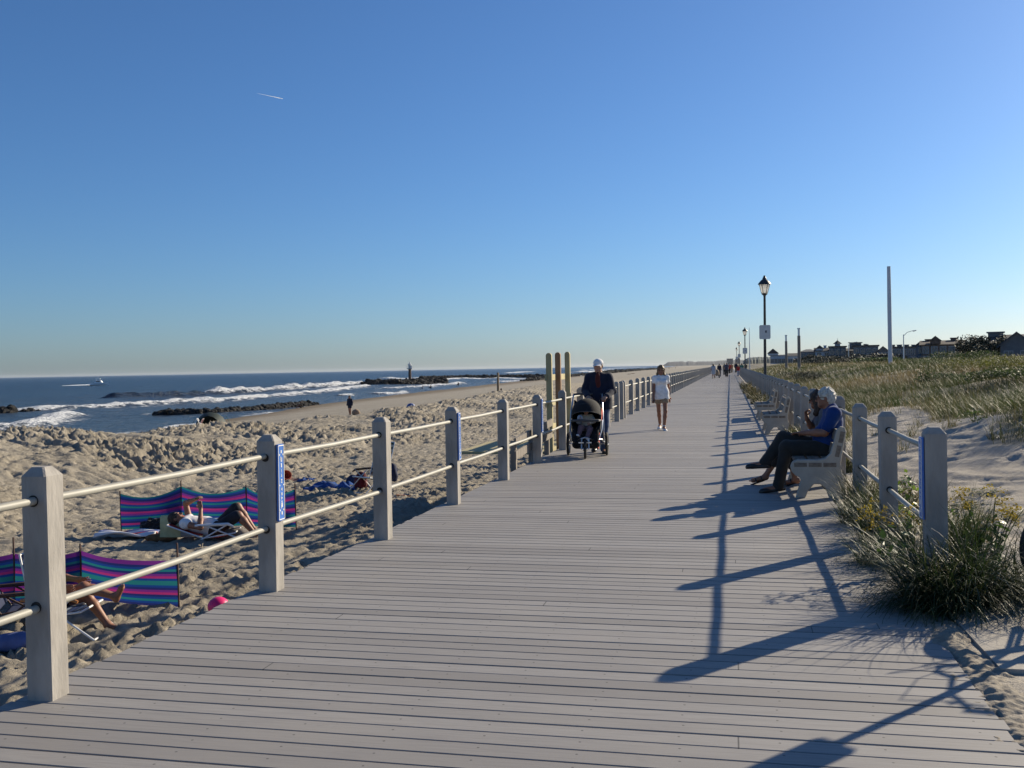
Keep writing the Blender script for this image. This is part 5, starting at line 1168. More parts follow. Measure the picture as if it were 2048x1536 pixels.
# ------------------------------------------------------------------ jetties, tower, boats
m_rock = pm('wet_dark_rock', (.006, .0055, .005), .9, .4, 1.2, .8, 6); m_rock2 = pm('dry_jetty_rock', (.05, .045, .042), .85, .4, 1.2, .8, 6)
def rocks(name, label, pts, w, h, n, seed, size=(.7, 1.3), mat=None):
    r = np.random.default_rng(seed); base = bpy.data.meshes; V = []; F = []
    ico = []; P = [A_(*q) for q in pts]; Ls = [np.linalg.norm(P[i+1]-P[i]) for i in range(len(P)-1)]; tot = sum(Ls)
    mb = MB(); mb.ell((0, 0, 0), (1, 1, 1), 8, 6); bv = np.array(mb.v); bf = mb.f
    for k in range(n):
        t = r.random()*tot; i = 0
        while i < len(Ls)-1 and t > Ls[i]: t -= Ls[i]; i += 1
        c = P[i]+(P[i+1]-P[i])*(t/Ls[i]); d = unit(P[i+1]-P[i]); nr = A_(-d[1], d[0], 0); off = r.normal()*.42; lat = off*w
        sc = r.uniform(*size); q = c+nr*lat+A_(0, 0, h*max(0, 1-abs(off)**1.5*1.1)*r.uniform(.3, 1)-.1)
        v = bv*A_(*(r.uniform(.6, 1.1, 3)*A_(1, 1, .7)))*sc*.75; v = v+.22*sc*np.stack([perlin(v[:, 1]*1.6+k, v[:, 2]*1.6, 3), perlin(v[:, 0]*1.6+k, v[:, 2]*1.6, 4), perlin(v[:, 0]*1.6+k, v[:, 1]*1.6, 5)], 1)
        a = r.random()*6; R3 = np.array([[math.cos(a), -math.sin(a), 0], [math.sin(a), math.cos(a), 0], [0, 0, 1]]); v = v@R3.T+q
        o = len(V); V.extend(v.tolist()); F.extend([[j+o for j in f] for f in bf])
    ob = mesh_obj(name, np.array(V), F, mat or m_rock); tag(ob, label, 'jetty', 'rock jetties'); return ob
S_ = lambda px, py, z=SEA_Z: tuple(G(px, py, z))
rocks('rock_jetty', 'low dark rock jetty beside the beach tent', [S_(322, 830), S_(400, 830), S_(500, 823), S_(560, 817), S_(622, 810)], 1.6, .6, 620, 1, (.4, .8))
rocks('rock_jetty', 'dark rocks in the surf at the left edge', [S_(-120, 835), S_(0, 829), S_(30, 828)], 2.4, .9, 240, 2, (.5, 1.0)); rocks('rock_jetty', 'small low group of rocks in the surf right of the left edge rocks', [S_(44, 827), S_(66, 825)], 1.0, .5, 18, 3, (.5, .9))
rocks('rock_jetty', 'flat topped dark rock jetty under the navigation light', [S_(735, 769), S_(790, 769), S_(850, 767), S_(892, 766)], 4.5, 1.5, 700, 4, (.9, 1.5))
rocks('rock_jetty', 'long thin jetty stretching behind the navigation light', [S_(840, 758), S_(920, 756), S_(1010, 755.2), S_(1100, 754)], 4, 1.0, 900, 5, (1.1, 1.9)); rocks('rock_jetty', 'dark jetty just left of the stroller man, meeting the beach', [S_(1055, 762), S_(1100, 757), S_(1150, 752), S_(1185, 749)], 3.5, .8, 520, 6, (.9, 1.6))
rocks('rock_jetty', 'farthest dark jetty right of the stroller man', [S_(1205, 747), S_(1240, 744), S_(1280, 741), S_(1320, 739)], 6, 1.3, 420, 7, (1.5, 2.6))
p = G(820, 764, SEA_Z+.0); tw = empty('navigation_light', (p[0], p[1], SEA_Z), 0, 'navigation light tower on the flat topped jetty', 'tower'); Zt = np.dot(p-EYE, -R_CAM[:, 2]); top = W(819, 722, Zt)[2]-SEA_Z; m_rust = pm('rusty_tower_steel', (.12, .06, .035), .8, .3, 3)
mb = MB(); mb.lathe([(.62, 0), (.55, top*.6)], (0, 0, 0), 12); mb.build('column', m_rust, tw, True)
mb = MB(); mb.lathe([(.7, top*.6), (1.25, top*.64), (1.25, top*.66)], (0, 0, 0), 12); mb.ring((0, 0, top*.74), 1.2, .06, (0, 0, 1), 16, 5)
for k in range(8): a = 2*PI*k/8; mb.tube([(1.2*math.cos(a), 1.2*math.sin(a), top*.66), (1.2*math.cos(a), 1.2*math.sin(a), top*.74)], .05, 5)
mb.build('platform', m_metal, tw)
mb = MB(); mb.lathe([(.5, top*.66), (.5, top*.8), (.9, top*.82), (.9, top*.84), (.3, top*.86), (.25, top*.93), (.08, top*.94), (.06, top)], (0, 0, 0), 10); mb.build('lantern', m_sign, tw, True)
mb = MB(); mb.box((.55, 0, top*.72), (.8, .2, 1.0)); mb.build('day_board', mwhite, tw)
# boats
def boat(px, py, sc, rz, label):
    p = G(px, py, SEA_Z); b = empty('motor_boat', (p[0], p[1], SEA_Z), rz, label, 'boat', 'boats on the sea')
    hull = []
    for t in np.linspace(0, 1, 9):
        w = 1.5*sc*(1-max(0, t-.45)**2*3.2); hull.append([(-4*sc+8*sc*t, s_*w*q, z*sc+(.5*t**2)*sc*(z > 0)) for s_, q, z in ((-1, 1, 1.0), (-1, .85, .2), (-1, .2, -.4), (1, .2, -.4), (1, .85, .2), (1, 1, 1.0))])
    mb = MB(); mb.sheet(np.array(hull)); n = len(mb.v); mb.sheet(np.array([[h[0], h[-1]] for h in hull])); mb.add([hull[0][i] for i in range(6)], [[0, 1, 2, 3, 4, 5]]); mb.build('hull', mwhite, b)
    mb = MB(); mb.prism([(-1.6*sc, 0), (1.7*sc, 0), (.9*sc, 1.1*sc), (-1.3*sc, 1.1*sc)], (0, 0, 1.0*sc), 2.0*sc, [[1, 0, 0], [0, 0, -1], [0, 1, 0]]); mb.build('cabin', mwhite, b)
    mb = MB(); mb.box((-.2*sc, 0, 1.75*sc), (1.6*sc, 2.03*sc, .4*sc)); mb.build('cabin_window', m_glass, b)
    mb = MB(); mb.box((-.3*sc, 0, 2.9*sc), (1.8*sc, 1.8*sc, .1*sc))
    for sx in (-1, 1):
        for sy in (-1, 1): mb.tube([(-.3*sc+.8*sx*sc, .8*sy*sc, 2.0*sc), (-.3*sc+.8*sx*sc, .8*sy*sc, 2.9*sc)], .05*sc, 5)
    mb.tube([(-.3*sc, 0, 2.9*sc), (-.3*sc, 0, 4.2*sc)], .04*sc, 5); mb.build('hardtop', mwhite, b); return b
boat(198, 771, 1.15, math.radians(12.6)+.15, 'white motor boat with a wake on the dark sea')
p = G(186, 771.3, SEA_Z); q = G(146, 772.3, SEA_Z); mb = MB(); g = []
for t in np.linspace(0, 1, 30):
    c = p+(q-p)*t; wd = 1.0+1.4*t; g.append([(c[0]+.2*wd*s_, c[1]+wd*s_*3, SEA_Z+.22+.45*(1-abs(s_))*(.5+.5*math.sin(t*70))*(1-t*.6)) for s_ in (-1, -.4, .4, 1)])
mb.sheet(np.array(g), .2); o = mb.build('boat_wake', pm('wake_foam', (.75, .77, .78), .9, .1, 1)); tag(o, 'thin white wake trailing behind the motor boat', 'wake')
boat(462, 747.6, 1.6, .4, 'tiny pale boat on the horizon left of the middle'); boat(803, 741.2, 1.6, .2, 'tiny pale boat on the horizon left of the navigation light')
# ------------------------------------------------------------------ dune vegetation
def blade_mat(name, g, t, tr=.4):
    m, nt, bs = new_mat(name); at = N_(nt, 'ShaderNodeAttribute', attribute_name='c'); cr = nt.nodes.new('ShaderNodeValToRGB')
    e = cr.color_ramp.elements; e[0].color = (*g, 1); e[1].color = (*t, 1); e[0].position = .1; e[1].position = .95; q = e.new(.55); q.color = (*(np.array(g)*.6+np.array(t)*.4), 1)
    nt.links.new(at.outputs['Fac'], cr.inputs[0]); nt.links.new(cr.outputs[0], bs.inputs['Base Color']); bs.inputs['Roughness'].default_value = .5; bs.inputs['Specular IOR Level'].default_value = .28
    tl = nt.nodes.new('ShaderNodeBsdfTranslucent'); nt.links.new(cr.outputs[0], tl.inputs[0]); mx = nt.nodes.new('ShaderNodeMixShader'); mx.inputs[0].default_value = tr
    nt.links.new(bs.outputs[0], mx.inputs[1]); nt.links.new(tl.outputs[0], mx.inputs[2]); nt.links.new(mx.outputs[0], nt.nodes['Material Output'].inputs[0]); return m
m_grass = blade_mat('dune_grass', (.036, .058, .015), (.185, .145, .07)); m_grassd = blade_mat('dark_beach_grass', (.026, .05, .014), (.17, .15, .08), .3)
def blades(base, h, ang, lean, width, droop, c, seg=4, tw=None):
    """ribbon blades: lean is the tilt at the root, droop bends the tip over"""
    n = len(base); T = np.linspace(0, 1, seg+1); V = np.zeros((n, seg+1, 2, 3)); p = base.copy(); dx = np.cos(ang); dy = np.sin(ang); tw = ang+PI/2+RNG.uniform(-.7, .7, n) if tw is None else tw
    sx, sy = np.cos(tw), np.sin(tw)
    for i, t in enumerate(T):
        if i:
            a = lean+droop*(t-.5/seg)**1.3; st = h/seg
            p = p+np.stack([dx*np.sin(a)*st, dy*np.sin(a)*st, np.cos(a)*st], 1)
        w = width*(1-t**1.6*.92)*.5
        V[:, i, 0] = p-np.stack([sx*w, sy*w, 0*w], 1); V[:, i, 1] = p+np.stack([sx*w, sy*w, 0*w], 1)
    idx = np.arange(n*(seg+1)*2).reshape(n, seg+1, 2)
    F = np.stack([idx[:, :-1, 0], idx[:, :-1, 1], idx[:, 1:, 1], idx[:, 1:, 0]], -1).reshape(-1, 4)
    return V.reshape(-1, 3), F, np.repeat(c, (seg+1)*2)
WIND = math.atan2(-.35, -.94)             # the grass leans seaward
def field(x0f, x1f, y0, y1, dens, hr, wr, seed, thr=.12):
    r = np.random.default_rng(seed); out = []
    yy = y0
    n = int(dens*(y1-y0)*max(x1f(y1)-x0f(y1), 1)); y = y0+(y1-y0)*r.random(n); x = x0f(y)+(x1f(y1)-x0f(y1))*r.random(n); k = x < x1f(y); x, y = x[k], y[k]
    vm = veg_mask(x, y); cl = .5+.5*perlin(x*1.1, y*1.1, 80)+.4*perlin(x*2.7, y*2.7, 81); k = (r.random(len(x)) < vm*np.clip(cl+.25, .08, 1)) & (vm > thr); x, y, cl = x[k], y[k], cl[k]
    b = np.stack([x, y, base_z(x, y)-.02], 1); n = len(x)
    h = r.uniform(*hr, n)*(.65+.5*np.clip(cl, 0, 1)); tone = np.clip(.36+.85*perlin(x*.12, y*.12, 82)+.75*perlin(x*.4, y*.4, 83)+r.normal(0, .2, n), 0, 1)
    return blades(b, h, WIND+r.normal(0, 1.5, n), np.abs(r.normal(.3, .26, n)), r.uniform(*wr, n), r.uniform(.3, 1.7, n), tone)
xl = lambda y: 1.6+0*np.asarray(y, float); xr = lambda y: .30*np.asarray(y, float)+5.5
parts_ = [field(xl, xr, 12, 24, 420, (.25, .62), (.005, .009), 1), field(xl, xr, 24, 44, 260, (.25, .56), (.007, .012), 2), field(xl, xr, 44, 85, 95, (.28, .52), (.013, .022), 3), field(xl, xr, 85, 190, 20, (.3, .55), (.03, .05), 4)]
def join_stuff(name, parts_, mat, label):
    V = []; F = []; C = []; o = 0
    for v, f, c in parts_: V.append(v); F.append(f+o); C.append(c); o += len(v)
    ob = mesh_obj(name, np.concatenate(V), np.concatenate(F), mat, None, True, None, {'c': np.concatenate(C)}); tag(ob, label, 'grass', kind='stuff'); return ob
join_stuff('dune_grass', parts_, m_grass, 'tawny and green dune grass covering the field beyond the railing')
# sparse tufts on the pale sand
r = np.random.default_rng(9); bs_ = []
for k in range(70):
    y = r.uniform(8, 26); x = r.uniform(2.0, .3*y+2.5); n = r.integers(10, 50); g_ = gz(x, y)
    bs_.append(blades(np.stack([x+r.normal(0, .05, n), y+r.normal(0, .05, n), np.full(n, g_-.01)], 1), r.uniform(.12, .38, n), r.uniform(0, 6.28, n), np.abs(r.normal(.4, .25, n)), np.full(n, .007), r.uniform(.2, 1.2, n), np.clip(r.normal(.5, .25, n), 0, 1)))
join_stuff('sand_tufts', bs_, m_grass, 'sparse small grass tufts scattered on the pale sand')
def clump(label, x, y, n, L, spread, droop, lean, seed, mat=None, ang0=None, angs=3.14, tone=.3, w=(.006, .011), z=None, r0=.1):
    r = np.random.default_rng(seed); ang = r.uniform(0, 2*PI, n) if ang0 is None else ang0+r.normal(0, angs, n)
    rr = r0*np.sqrt(r.random(n)); aa = r.uniform(0, 2*PI, n); bx = rr*np.cos(aa); by = rr*np.sin(aa)
    v, f, c = blades(np.stack([bx, by, np.full(n, -.02)], 1), r.uniform(L*.45, L, n), ang, np.abs(r.normal(lean, spread, n)), r.uniform(*w, n), r.uniform(droop*.4, droop*1.3, n), np.clip(r.normal(tone, .24, n), 0, 1), 6)
    o = mesh_obj('beach_grass_clump', v, f, mat or m_grassd, None, True, None, {'c': c}, (x, y, gz(x, y) if z is None else z)); tag(o, label, 'grass clump', 'beach grass clumps along the railing'); return o
clump('biggest dark drooping grass clump at the foot of the end post', 1.42, 6.9, 1300, .95, .32, 1.9, .6, 11, r0=.26, tone=.22)
clump('drooping grass clump spilling from the end post foot onto the deck edge', 1.3, 6.74, 600, .66, .3, 1.9, .7, 12, r0=.2, ang0=-2.4, angs=.9, tone=.2)
clump('upright green grass tuft right behind the end post', 1.62, 7.55, 300, .8, .16, .8, .14, 13, tone=.12, r0=.14)
clump('grass clump lying low between the end post and the bicycle tyre', 2.0, 7.15, 650, .9, .3, 1.5, .8, 14, r0=.25, tone=.3)
clump('grass clump leaning over the deck between the last two posts', 1.24, 8.15, 480, .58, .32, 2.0, .6, 15, r0=.26, ang0=2.9, angs=1.1, tone=.25)
clump('grass clump around the foot of the second post from the end', 1.34, 9.15, 420, .66, .3, 1.5, .45, 16, r0=.24, ang0=3.1, angs=1.4, tone=.28)
clump('grass clump between the second and third posts from the end', 1.32, 10.15, 420, .62, .26, 1.4, .4, 17, r0=.26, ang0=2.9, angs=1.4, tone=.3)
clump('bright grass clump against the end panel of the occupied bench', 1.42, 11.2, 420, .6, .24, 1.1, .35, 18, r0=.22, ang0=2.6, angs=1.6, tone=.4, mat=m_grass)
clump('thin grass clump on the sand behind the second post from the end', 1.95, 9.3, 300, .5, .25, 1.1, .4, 19, r0=.3, tone=.5, mat=m_grass)
clump('loose tan grass clump on the sand behind the railing near the bench', 1.9, 11.4, 300, .5, .25, 1.1, .4, 20, r0=.4, tone=.65, mat=m_grass)
for i, (x, y, lab) in enumerate([(1.62, 14.6, 'grass clump behind the occupied bench'), (1.25, 16.6, 'grass clump between the occupied bench and the nearer empty bench'), (1.2, 19.0, 'grass clump at the deck edge before the nearer empty bench'), (1.45, 21.0, 'grass clump just before the nearer empty bench'),
                                (1.35, 26.2, 'grass clump between the two empty benches'), (1.3, 32, 'grass clump just past the farther empty bench'), (1.28, 35.5, 'tawny bushy grass clump at the deck edge before the tall lamp'), (1.25, 40, 'grass clump by the foot of the tall lamp'), (1.22, 46, 'grass clump at the deck edge beyond the tall lamp'), (1.2, 54, 'grass clump at the deck edge well beyond the tall lamp'), (1.2, 64, 'small far grass clump at the landward deck edge')]):
    clump(lab, x, y, 300+18*i, (.5, .45, .42, .45, .55, .7)[min(i, 5)], .2, 1.0, .3, 40+i, r0=.25+.03*i, mat=m_grass, tone=.45+.02*i, w=(.008+.001*i, .014+.0015*i), ang0=2.9, angs=1.2)
# goldenrod and leafy plants
m_leaf = pm('plant_leaf', (.06, .11, .022), .5, .3, 6, spec=.4); m_leafl = pm('bright_leaf', (.13, .2, .03), .5, .3, 6); m_gold = pm('goldenrod_flower', (.36, .27, .02), .8, .3, 12); m_stem = pm('plant_stem', (.07, .09, .03), .6, .2, 6); m_gdull = pm('succulent_leaf', (.12, .14, .05), .7, .25, 6)
def leafquads(C, size, r, flat=.0):
    n = len(C); a = r.uniform(0, 2*PI, n); el = r.normal(.2, .5, n)*(1-flat); s_ = size*r.uniform(.6, 1.3, n)
    d = np.stack([np.cos(a)*np.cos(el), np.sin(a)*np.cos(el), np.sin(el)], 1); u = np.stack([-np.sin(a), np.cos(a), r.normal(0, .4, n)*(1-flat)], 1)
    V = np.stack([C-d*s_[:, None]*.5, C+u*s_[:, None]*.3, C+d*s_[:, None]*.6, C-u*s_[:, None]*.3], 1); return V.reshape(-1, 3), np.arange(4*n).reshape(n, 4)
def goldenrod(label, x, y, h, seed, nst=5):
    r = np.random.default_rng(seed); root = empty('goldenrod', (x, y, gz(x, y)), 0, label, 'flower', 'yellow goldenrod by the railing'); mb = MB(); Lc = []; heads = []
    for k in range(nst):
        a = r.uniform(0, 6.28); tip = A_(.16*math.cos(a), .16*math.sin(a), h*r.uniform(.75, 1)); mb.tube([(0, 0, -.03), tip*A_(.4, .4, .55), tip], .004, 5)
        for t in np.linspace(.15, .8, 16): c = tip*A_(.8*t, .8*t, t); Lc.append(c+r.normal(0, .018, 3))
        Fc = []; heads.append(Fc)
        for j in range(5):
            b = r.uniform(0, 6.28)
            for t in np.linspace(0, 1, 26): Fc.append(tip+A_(math.cos(b)*.09*t, math.sin(b)*.09*t, .07-.16*j/5+.05*t-.06*t*t)+r.normal(0, .009, 3))
    mb.build('stem', m_stem, root); v, f = leafquads(np.array(Lc), .075, r); mesh_obj('leaves', v, f, m_leaf, root); 
    for Fc in heads: v, f = leafquads(np.array(Fc), .019, r); mesh_obj('flower_head', v, f, m_gold, root)
p = G(1958, 1150, 0); goldenrod('goldenrod with broad yellow heads between the end post and the bicycle', p[0]+.0, 7.5, .62, 1, 6)
goldenrod('dull goldenrod just left of the end post', 1.16, 7.7, .52, 2, 4); goldenrod('low goldenrod leaning over the deck edge', .98, 8.0, .36, 3, 3); goldenrod('small low goldenrod at the deck edge nearest the end post', 1.08, 7.35, .34, 4, 2)
def leafy(label, x, y, n, rx_, h, size, seed, mat, name='leafy_plant', cat='plant', flat=0.0, group=None):
    r = np.random.default_rng(seed); C = r.normal(0, 1, (n, 3))*A_(rx_*.5, rx_*.5, 0); C[:, 2] = h*r.random(n)*(1-.4*np.minimum(np.hypot(C[:, 0], C[:, 1])/rx_, 1)); root = empty(name, (x, y, gz(x, y)), 0, label, cat, group)
    v, f = leafquads(C, size, r, flat); mesh_obj('leaves', v, f, mat, root); mb = MB()
    for k in range(7): q = C[r.integers(n)]; mb.tube([(0, 0, -.03), q*A_(.5, .5, .6), q], .004, 4)
    mb.build('stem', m_stem, root)
leafy('bright green leafy plant behind the second post from the end', 1.62, 9.9, 150, .16, .6, .06, 1, m_leafl); leafy('reddish green leafy plant between the railing and the pale sand', 1.75, 10.6, 130, .2, .45, .05, 2, pm('reddish_leaf', (.13, .07, .03), .6, .3, 6))
for i, (px, py, lab) in enumerate([(1925, 965, 'nearest flat patch of dune plants behind the end post'), (1965, 952, 'widest flat patch of dune plants on the pale sand'), (1960, 985, 'flat patch of dune plants closest to the bicycle'), (2030, 984, 'flat patch of dune plants at the right edge'), (1950, 880, 'small green tuft plant on the sand slope'), (2020, 858, 'small green tuft plant high on the sand slope'), (1885, 990, 'low dry plants on the sand just right of the end post')]):
    p = G(px, py, .3); leafy(lab, p[0], p[1], 260 if i < 4 else 170, .3 if i < 4 else .2, .07 if i < 4 else .25, .04, 20+i, m_gdull if i < 4 else m_leaf, 'dune_plant', 'plant', .7 if i < 4 else 0, 'low dune plants on the pale sand')

# bushes on the field
def translucent(m, f):
    nt = m.node_tree; bs = nt.nodes['Principled BSDF']; t = nt.nodes.new('ShaderNodeBsdfTranslucent'); l = bs.inputs['Base Color'].links
    if l: nt.links.new(l[0].from_socket, t.inputs[0])
    mx = nt.nodes.new('ShaderNodeMixShader'); mx.inputs[0].default_value = f; nt.links.new(bs.outputs[0], mx.inputs[1]); nt.links.new(t.outputs[0], mx.inputs[2]); nt.links.new(mx.outputs[0], nt.nodes['Material Output'].inputs[0]); return m
for q_ in (m_leaf, m_leafl, m_gold, m_gdull): translucent(q_, .4)
m_b1 = translucent(pm('bush_green', (.055, .085, .022), .6, .35, .8), .4); m_b2 = translucent(pm('bush_yellow_green', (.12, .13, .02), .6, .3, .8), .4); m_b3 = pm('bush_dark', (.03, .042, .018), .65, .3, .8)
m_bark = pm('bark', (.07, .055, .04), .9, .3, 4, .5, 20)
def shrub(label, px, py, Z, wd, h, n, size, seed, mat, name='bush', cat='bush', group='bushes on the dune field', trunk=False, zoff=0.0):
    p = W(px, py, Z); g_ = gz(p[0], p[1]) if Z < 130 else .8; r = np.random.default_rng(seed); root = empty(name, (p[0], p[1], g_+zoff), YAW, label, cat, group); C = []
    nb = 9
    for k in range(nb):
        c = A_(r.uniform(-.42, .42)*wd, r.uniform(-.3, .3)*wd, h*r.uniform(.3, .72)); rr = A_(wd*r.uniform(.18, .3), wd*r.uniform(.18, .3), h*r.uniform(.2, .32)); q = r.normal(0, 1, (n//nb, 3)); q /= np.linalg.norm(q, axis=1, keepdims=True); C.append(c+q*rr*(r.random((n//nb, 1))**.4))
    C = np.concatenate(C); C = C[C[:, 2] > 0]; v, f = leafquads(C, size, r); mesh_obj('crown', v, f, mat, root); mb = MB()
    for k in range(4 if not trunk else 6):
        q = C[r.integers(len(C))]*.7; mb.tube([(q[0]*.1, q[1]*.1, -.3), q*A_(.4, .4, .5), q], [.02*h, .014*h, .006*h], 6)
    if trunk: mb.tube([(0, 0, -.5), (.05*h, 0, .3*h), (0, 0, .7*h)], [.04*h, .03*h, .015*h], 8)
    mb.build('trunk' if trunk else 'stem', m_bark, root, True); return root
bl = [(2035, 720, 44, 4.0, 1.5, m_b2, 'yellow green bush at the right edge of the field'), (1985, 727, 40, 3.2, 1.3, m_b2, 'yellow green bush left of the right edge bush'), (1935, 722, 52, 3.6, 1.4, m_b1, 'green bush below the long roofed house'), (1890, 733, 36, 2.2, 1.0, m_b1, 'green bush in the middle of the field right of the white pole'), (2010, 742, 30, 2.4, 1.0, m_b1, 'green bush low at the right of the field'), (1845, 722, 60, 3.0, 1.2, m_b1, 'green bush right of the white pole foot'),
      (1700, 722, 110, 7, 1.7, m_b3, 'dark low bush left of the white pole'), (1652, 724, 120, 6, 1.5, m_b3, 'dark low bush right of the wooden light poles'), (1604, 746, 60, 3.0, 1.3, m_b3, 'dark bush beside the railing right of the tall lamp'), (1750, 716, 95, 5, 1.4, m_b1, 'green bush just left of the white pole foot'), (1640, 722, 150, 7, 2.0, m_b3, 'dark bush before the blue grey house')]
for i, (px, py, Z, wd, h, mt_, lab) in enumerate(bl): shrub(lab, px, py, Z, wd, h*.62, 3600, .06 if Z < 70 else .16, 100+i, mt_)

# ------------------------------------------------------------------ houses and trees far behind the field
m_pane = pm('window_pane', (.03, .04, .06), .15, .1, 2, spec=.8); m_trim = pm('white_trim', (.3, .31, .33), .6, .05)
def mw(c, n): return pm('siding_'+n, c, .8, .12, 1.5, .2, 3)
def house(label, px0, px1, yr, ye, Z, rtype, wall, roof, wins=3, floors=2, depth=9, chim=(), dorm=(), cup=None):
    a = W((px0+px1)/2, yr, Z); top = a[2]; eave = W((px0+px1)/2, ye, Z)[2]; wd = (px1-px0)/F_PX*Z; g_ = -.5
    root = empty('house', (a[0], a[1], g_), -math.atan2(a[0], a[1]), label, 'house', 'houses behind the dune field'); H_ = top-g_; E = eave-g_
    mb = MB(); mb.box((0, depth/2, E/2), (wd, depth, E)); 
    if rtype == 'side': mb.add([(-wd/2, 0, E), (wd/2, 0, E), (0, 0, H_-.12), (-wd/2, depth, E), (wd/2, depth, E), (0, depth, H_-.12)], [[0, 1, 2], [5, 4, 3], [0, 2, 5, 3], [2, 1, 4, 5]])
    mb.build('wall', wall, root)
    ov = .45; mb = MB()
    if rtype == 'gable':                  # ridge along the front
        for s_ in (0, 1): pass
        mb.add([(-wd/2-ov, -ov, E-.1), (wd/2+ov, -ov, E-.1), (wd/2+ov, depth/2, H_), (-wd/2-ov, depth/2, H_), (-wd/2-ov, depth+ov, E-.1), (wd/2+ov, depth+ov, E-.1)], [[0, 1, 2, 3], [3, 2, 5, 4], [0, 3, 4], [1, 5, 2], [0, 4, 5, 1]])
    elif rtype == 'hip':
        k = min(wd*.35, depth*.5); mb.add([(-wd/2-ov, -ov, E-.1), (wd/2+ov, -ov, E-.1), (wd/2+ov, depth+ov, E-.1), (-wd/2-ov, depth+ov, E-.1), (-wd/2+k, depth/2, H_), (wd/2-k, depth/2, H_)], [[0, 1, 5, 4], [1, 2, 5], [2, 3, 4, 5], [3, 0, 4], [3, 2, 1, 0]])
    elif rtype == 'side':                 # gable end faces us
        t = .22
        for s_ in (-1, 1):
            mb.add([(s_*(wd/2+ov), -ov, E-ov*.6), (0, -ov, H_), (0, depth+ov, H_), (s_*(wd/2+ov), depth+ov, E-ov*.6), (s_*(wd/2+ov), -ov, E-ov*.6-t), (0, -ov, H_-t), (0, depth+ov, H_-t), (s_*(wd/2+ov), depth+ov, E-ov*.6-t)], [[0, 1, 2, 3], [7, 6, 5, 4], [0, 4, 5, 1], [3, 2, 6, 7], [0, 3, 7, 4]])
    else: mb.box((0, depth/2, (E+H_)/2), (wd+.6, depth+.6, max(H_-E, .3)))
    rf = mb.build('roof', roof, root)
    for cx, cw, ch in chim:
        ch = ch*.45; mb = MB(); mb.box((cx*wd/2, depth/2, H_+ch/2-.5), (cw, cw, ch+1)); mb.box((cx*wd/2, depth/2, H_+ch), (cw*1.2, cw*1.2, .2)); mb.build('chimney', wall, rf)
    for cx, cw, ch in dorm:
        ch = ch*.6; cw = cw*.8
        z0 = E+.15*(H_-E); mb = MB(); mb.box((cx*wd/2, .9, z0+ch/2), (cw, 2.4, ch)); q = mb.build('dormer', wall, rf); mb = MB(); mb.add([(cx*wd/2-cw*.6, -.5, z0+ch), (cx*wd/2+cw*.6, -.5, z0+ch), (cx*wd/2, -.5, z0+ch+cw*.5), (cx*wd/2-cw*.6, 3, z0+ch), (cx*wd/2+cw*.6, 3, z0+ch), (cx*wd/2, 3, z0+ch+cw*.5)], [[0, 1, 2], [5, 4, 3], [0, 2, 5, 3], [2, 1, 4, 5], [0, 3, 4, 1]]); mb.build('dormer_roof', roof, rf)
    if cup:
        cx, cw, ch = cup; ch *= .5; cw *= .8; mb = MB(); mb.box((cx*wd/2, depth/2, H_+ch/2), (cw, cw, ch)); mb.build('cupola', m_trim, rf); mb = MB(); mb.lathe([(cw*.85, H_+ch), (.05, H_+ch+cw*.7), (.03, H_+ch+cw*1.1)], (cx*wd/2, depth/2, 0), 4); mb.build('cupola_roof', roof, rf)
    for fl in range(floors):
        zc = E*(.42+.36*fl) if floors > 1 else E*.6
        for k in range(wins):
            xc = -wd/2+wd*(k+.5)/wins; mb = MB(); mb.box((xc, -.045, zc), (1.25, .08, 1.5)); w_ = mb.build('window', m_trim, root); mb = MB(); mb.box((xc-.28, -.095, zc), (.48, .03, 1.3)); mb.box((xc+.28, -.095, zc), (.48, .03, 1.3)); mb.build('pane', m_pane, w_)
    return root
w_white = mw((.5, .52, .55), 'white'); w_grey = mw((.10, .115, .13), 'grey'); w_blue = mw((.10, .135, .18), 'blue'); w_brown = mw((.10, .07, .055), 'brown'); w_tan = mw((.24, .21, .18), 'tan')
r_dark = pm('dark_shingle', (.035, .037, .042), .9, .2, 2, .3, 6); r_brown = pm('brown_shingle', (.06, .045, .036), .9, .2, 2, .3, 6); r_bg = pm('blue_grey_shingle', (.05, .06, .075), .9, .2, 2, .3, 6)
house('low white house with a small gable, farthest left of the row of houses', 1541, 1578, 709, 710.5, 330, 'gable', w_white, r_dark, 5, 1, 10, (), ((-.7, 4.2, 1.0),))
house('low white house with dark roof between the two wooden light poles', 1577, 1602, 706, 711, 320, 'gable', w_white, r_dark, 3, 1, 9)
house('big blue grey hipped house right of the wooden light poles', 1601, 1633, 698, 703, 300, 'hip', w_blue, r_bg, 3, 2, 12)
house('white gabled house with a tall antenna chimney, right of the blue grey house', 1631, 1660, 695, 702, 290, 'gable', w_white, r_dark, 2, 2, 9, ((.3, .8, 1.3),), ((-.4, 2.5, 1.0),))
house('dark house with a white cupola on its flat roof', 1659, 1691, 692, 694, 280, 'flat', w_grey, r_dark, 3, 2, 11, (), (), (0.0, 1.9, 1.4))
house('small grey house tucked left of the wide towered house', 1690, 1712, 696, 701, 285, 'gable', w_grey, r_dark, 2, 2, 9)
house('wide dark house with a square rooftop block', 1708, 1755, 690.5, 692, 270, 'flat', w_grey, r_dark, 4, 2, 12, ((-.85, 3.2, 2.0), (-.05, .8, .8), (.1, .7, .6)))
house('dark house showing a pointed gable just left of the white pole', 1754, 1778, 692, 703, 250, 'side', w_grey, r_dark, 2, 2, 9)
house('long dark house with many small chimneys right of the white pole', 1782, 1836, 693, 694.5, 270, 'flat', w_grey, r_dark, 5, 2, 10, ((-.85, 1.3, 1.2), (-.35, 1.3, 1.2), (.15, 1.2, 1.1), (.6, .9, 1.0)))
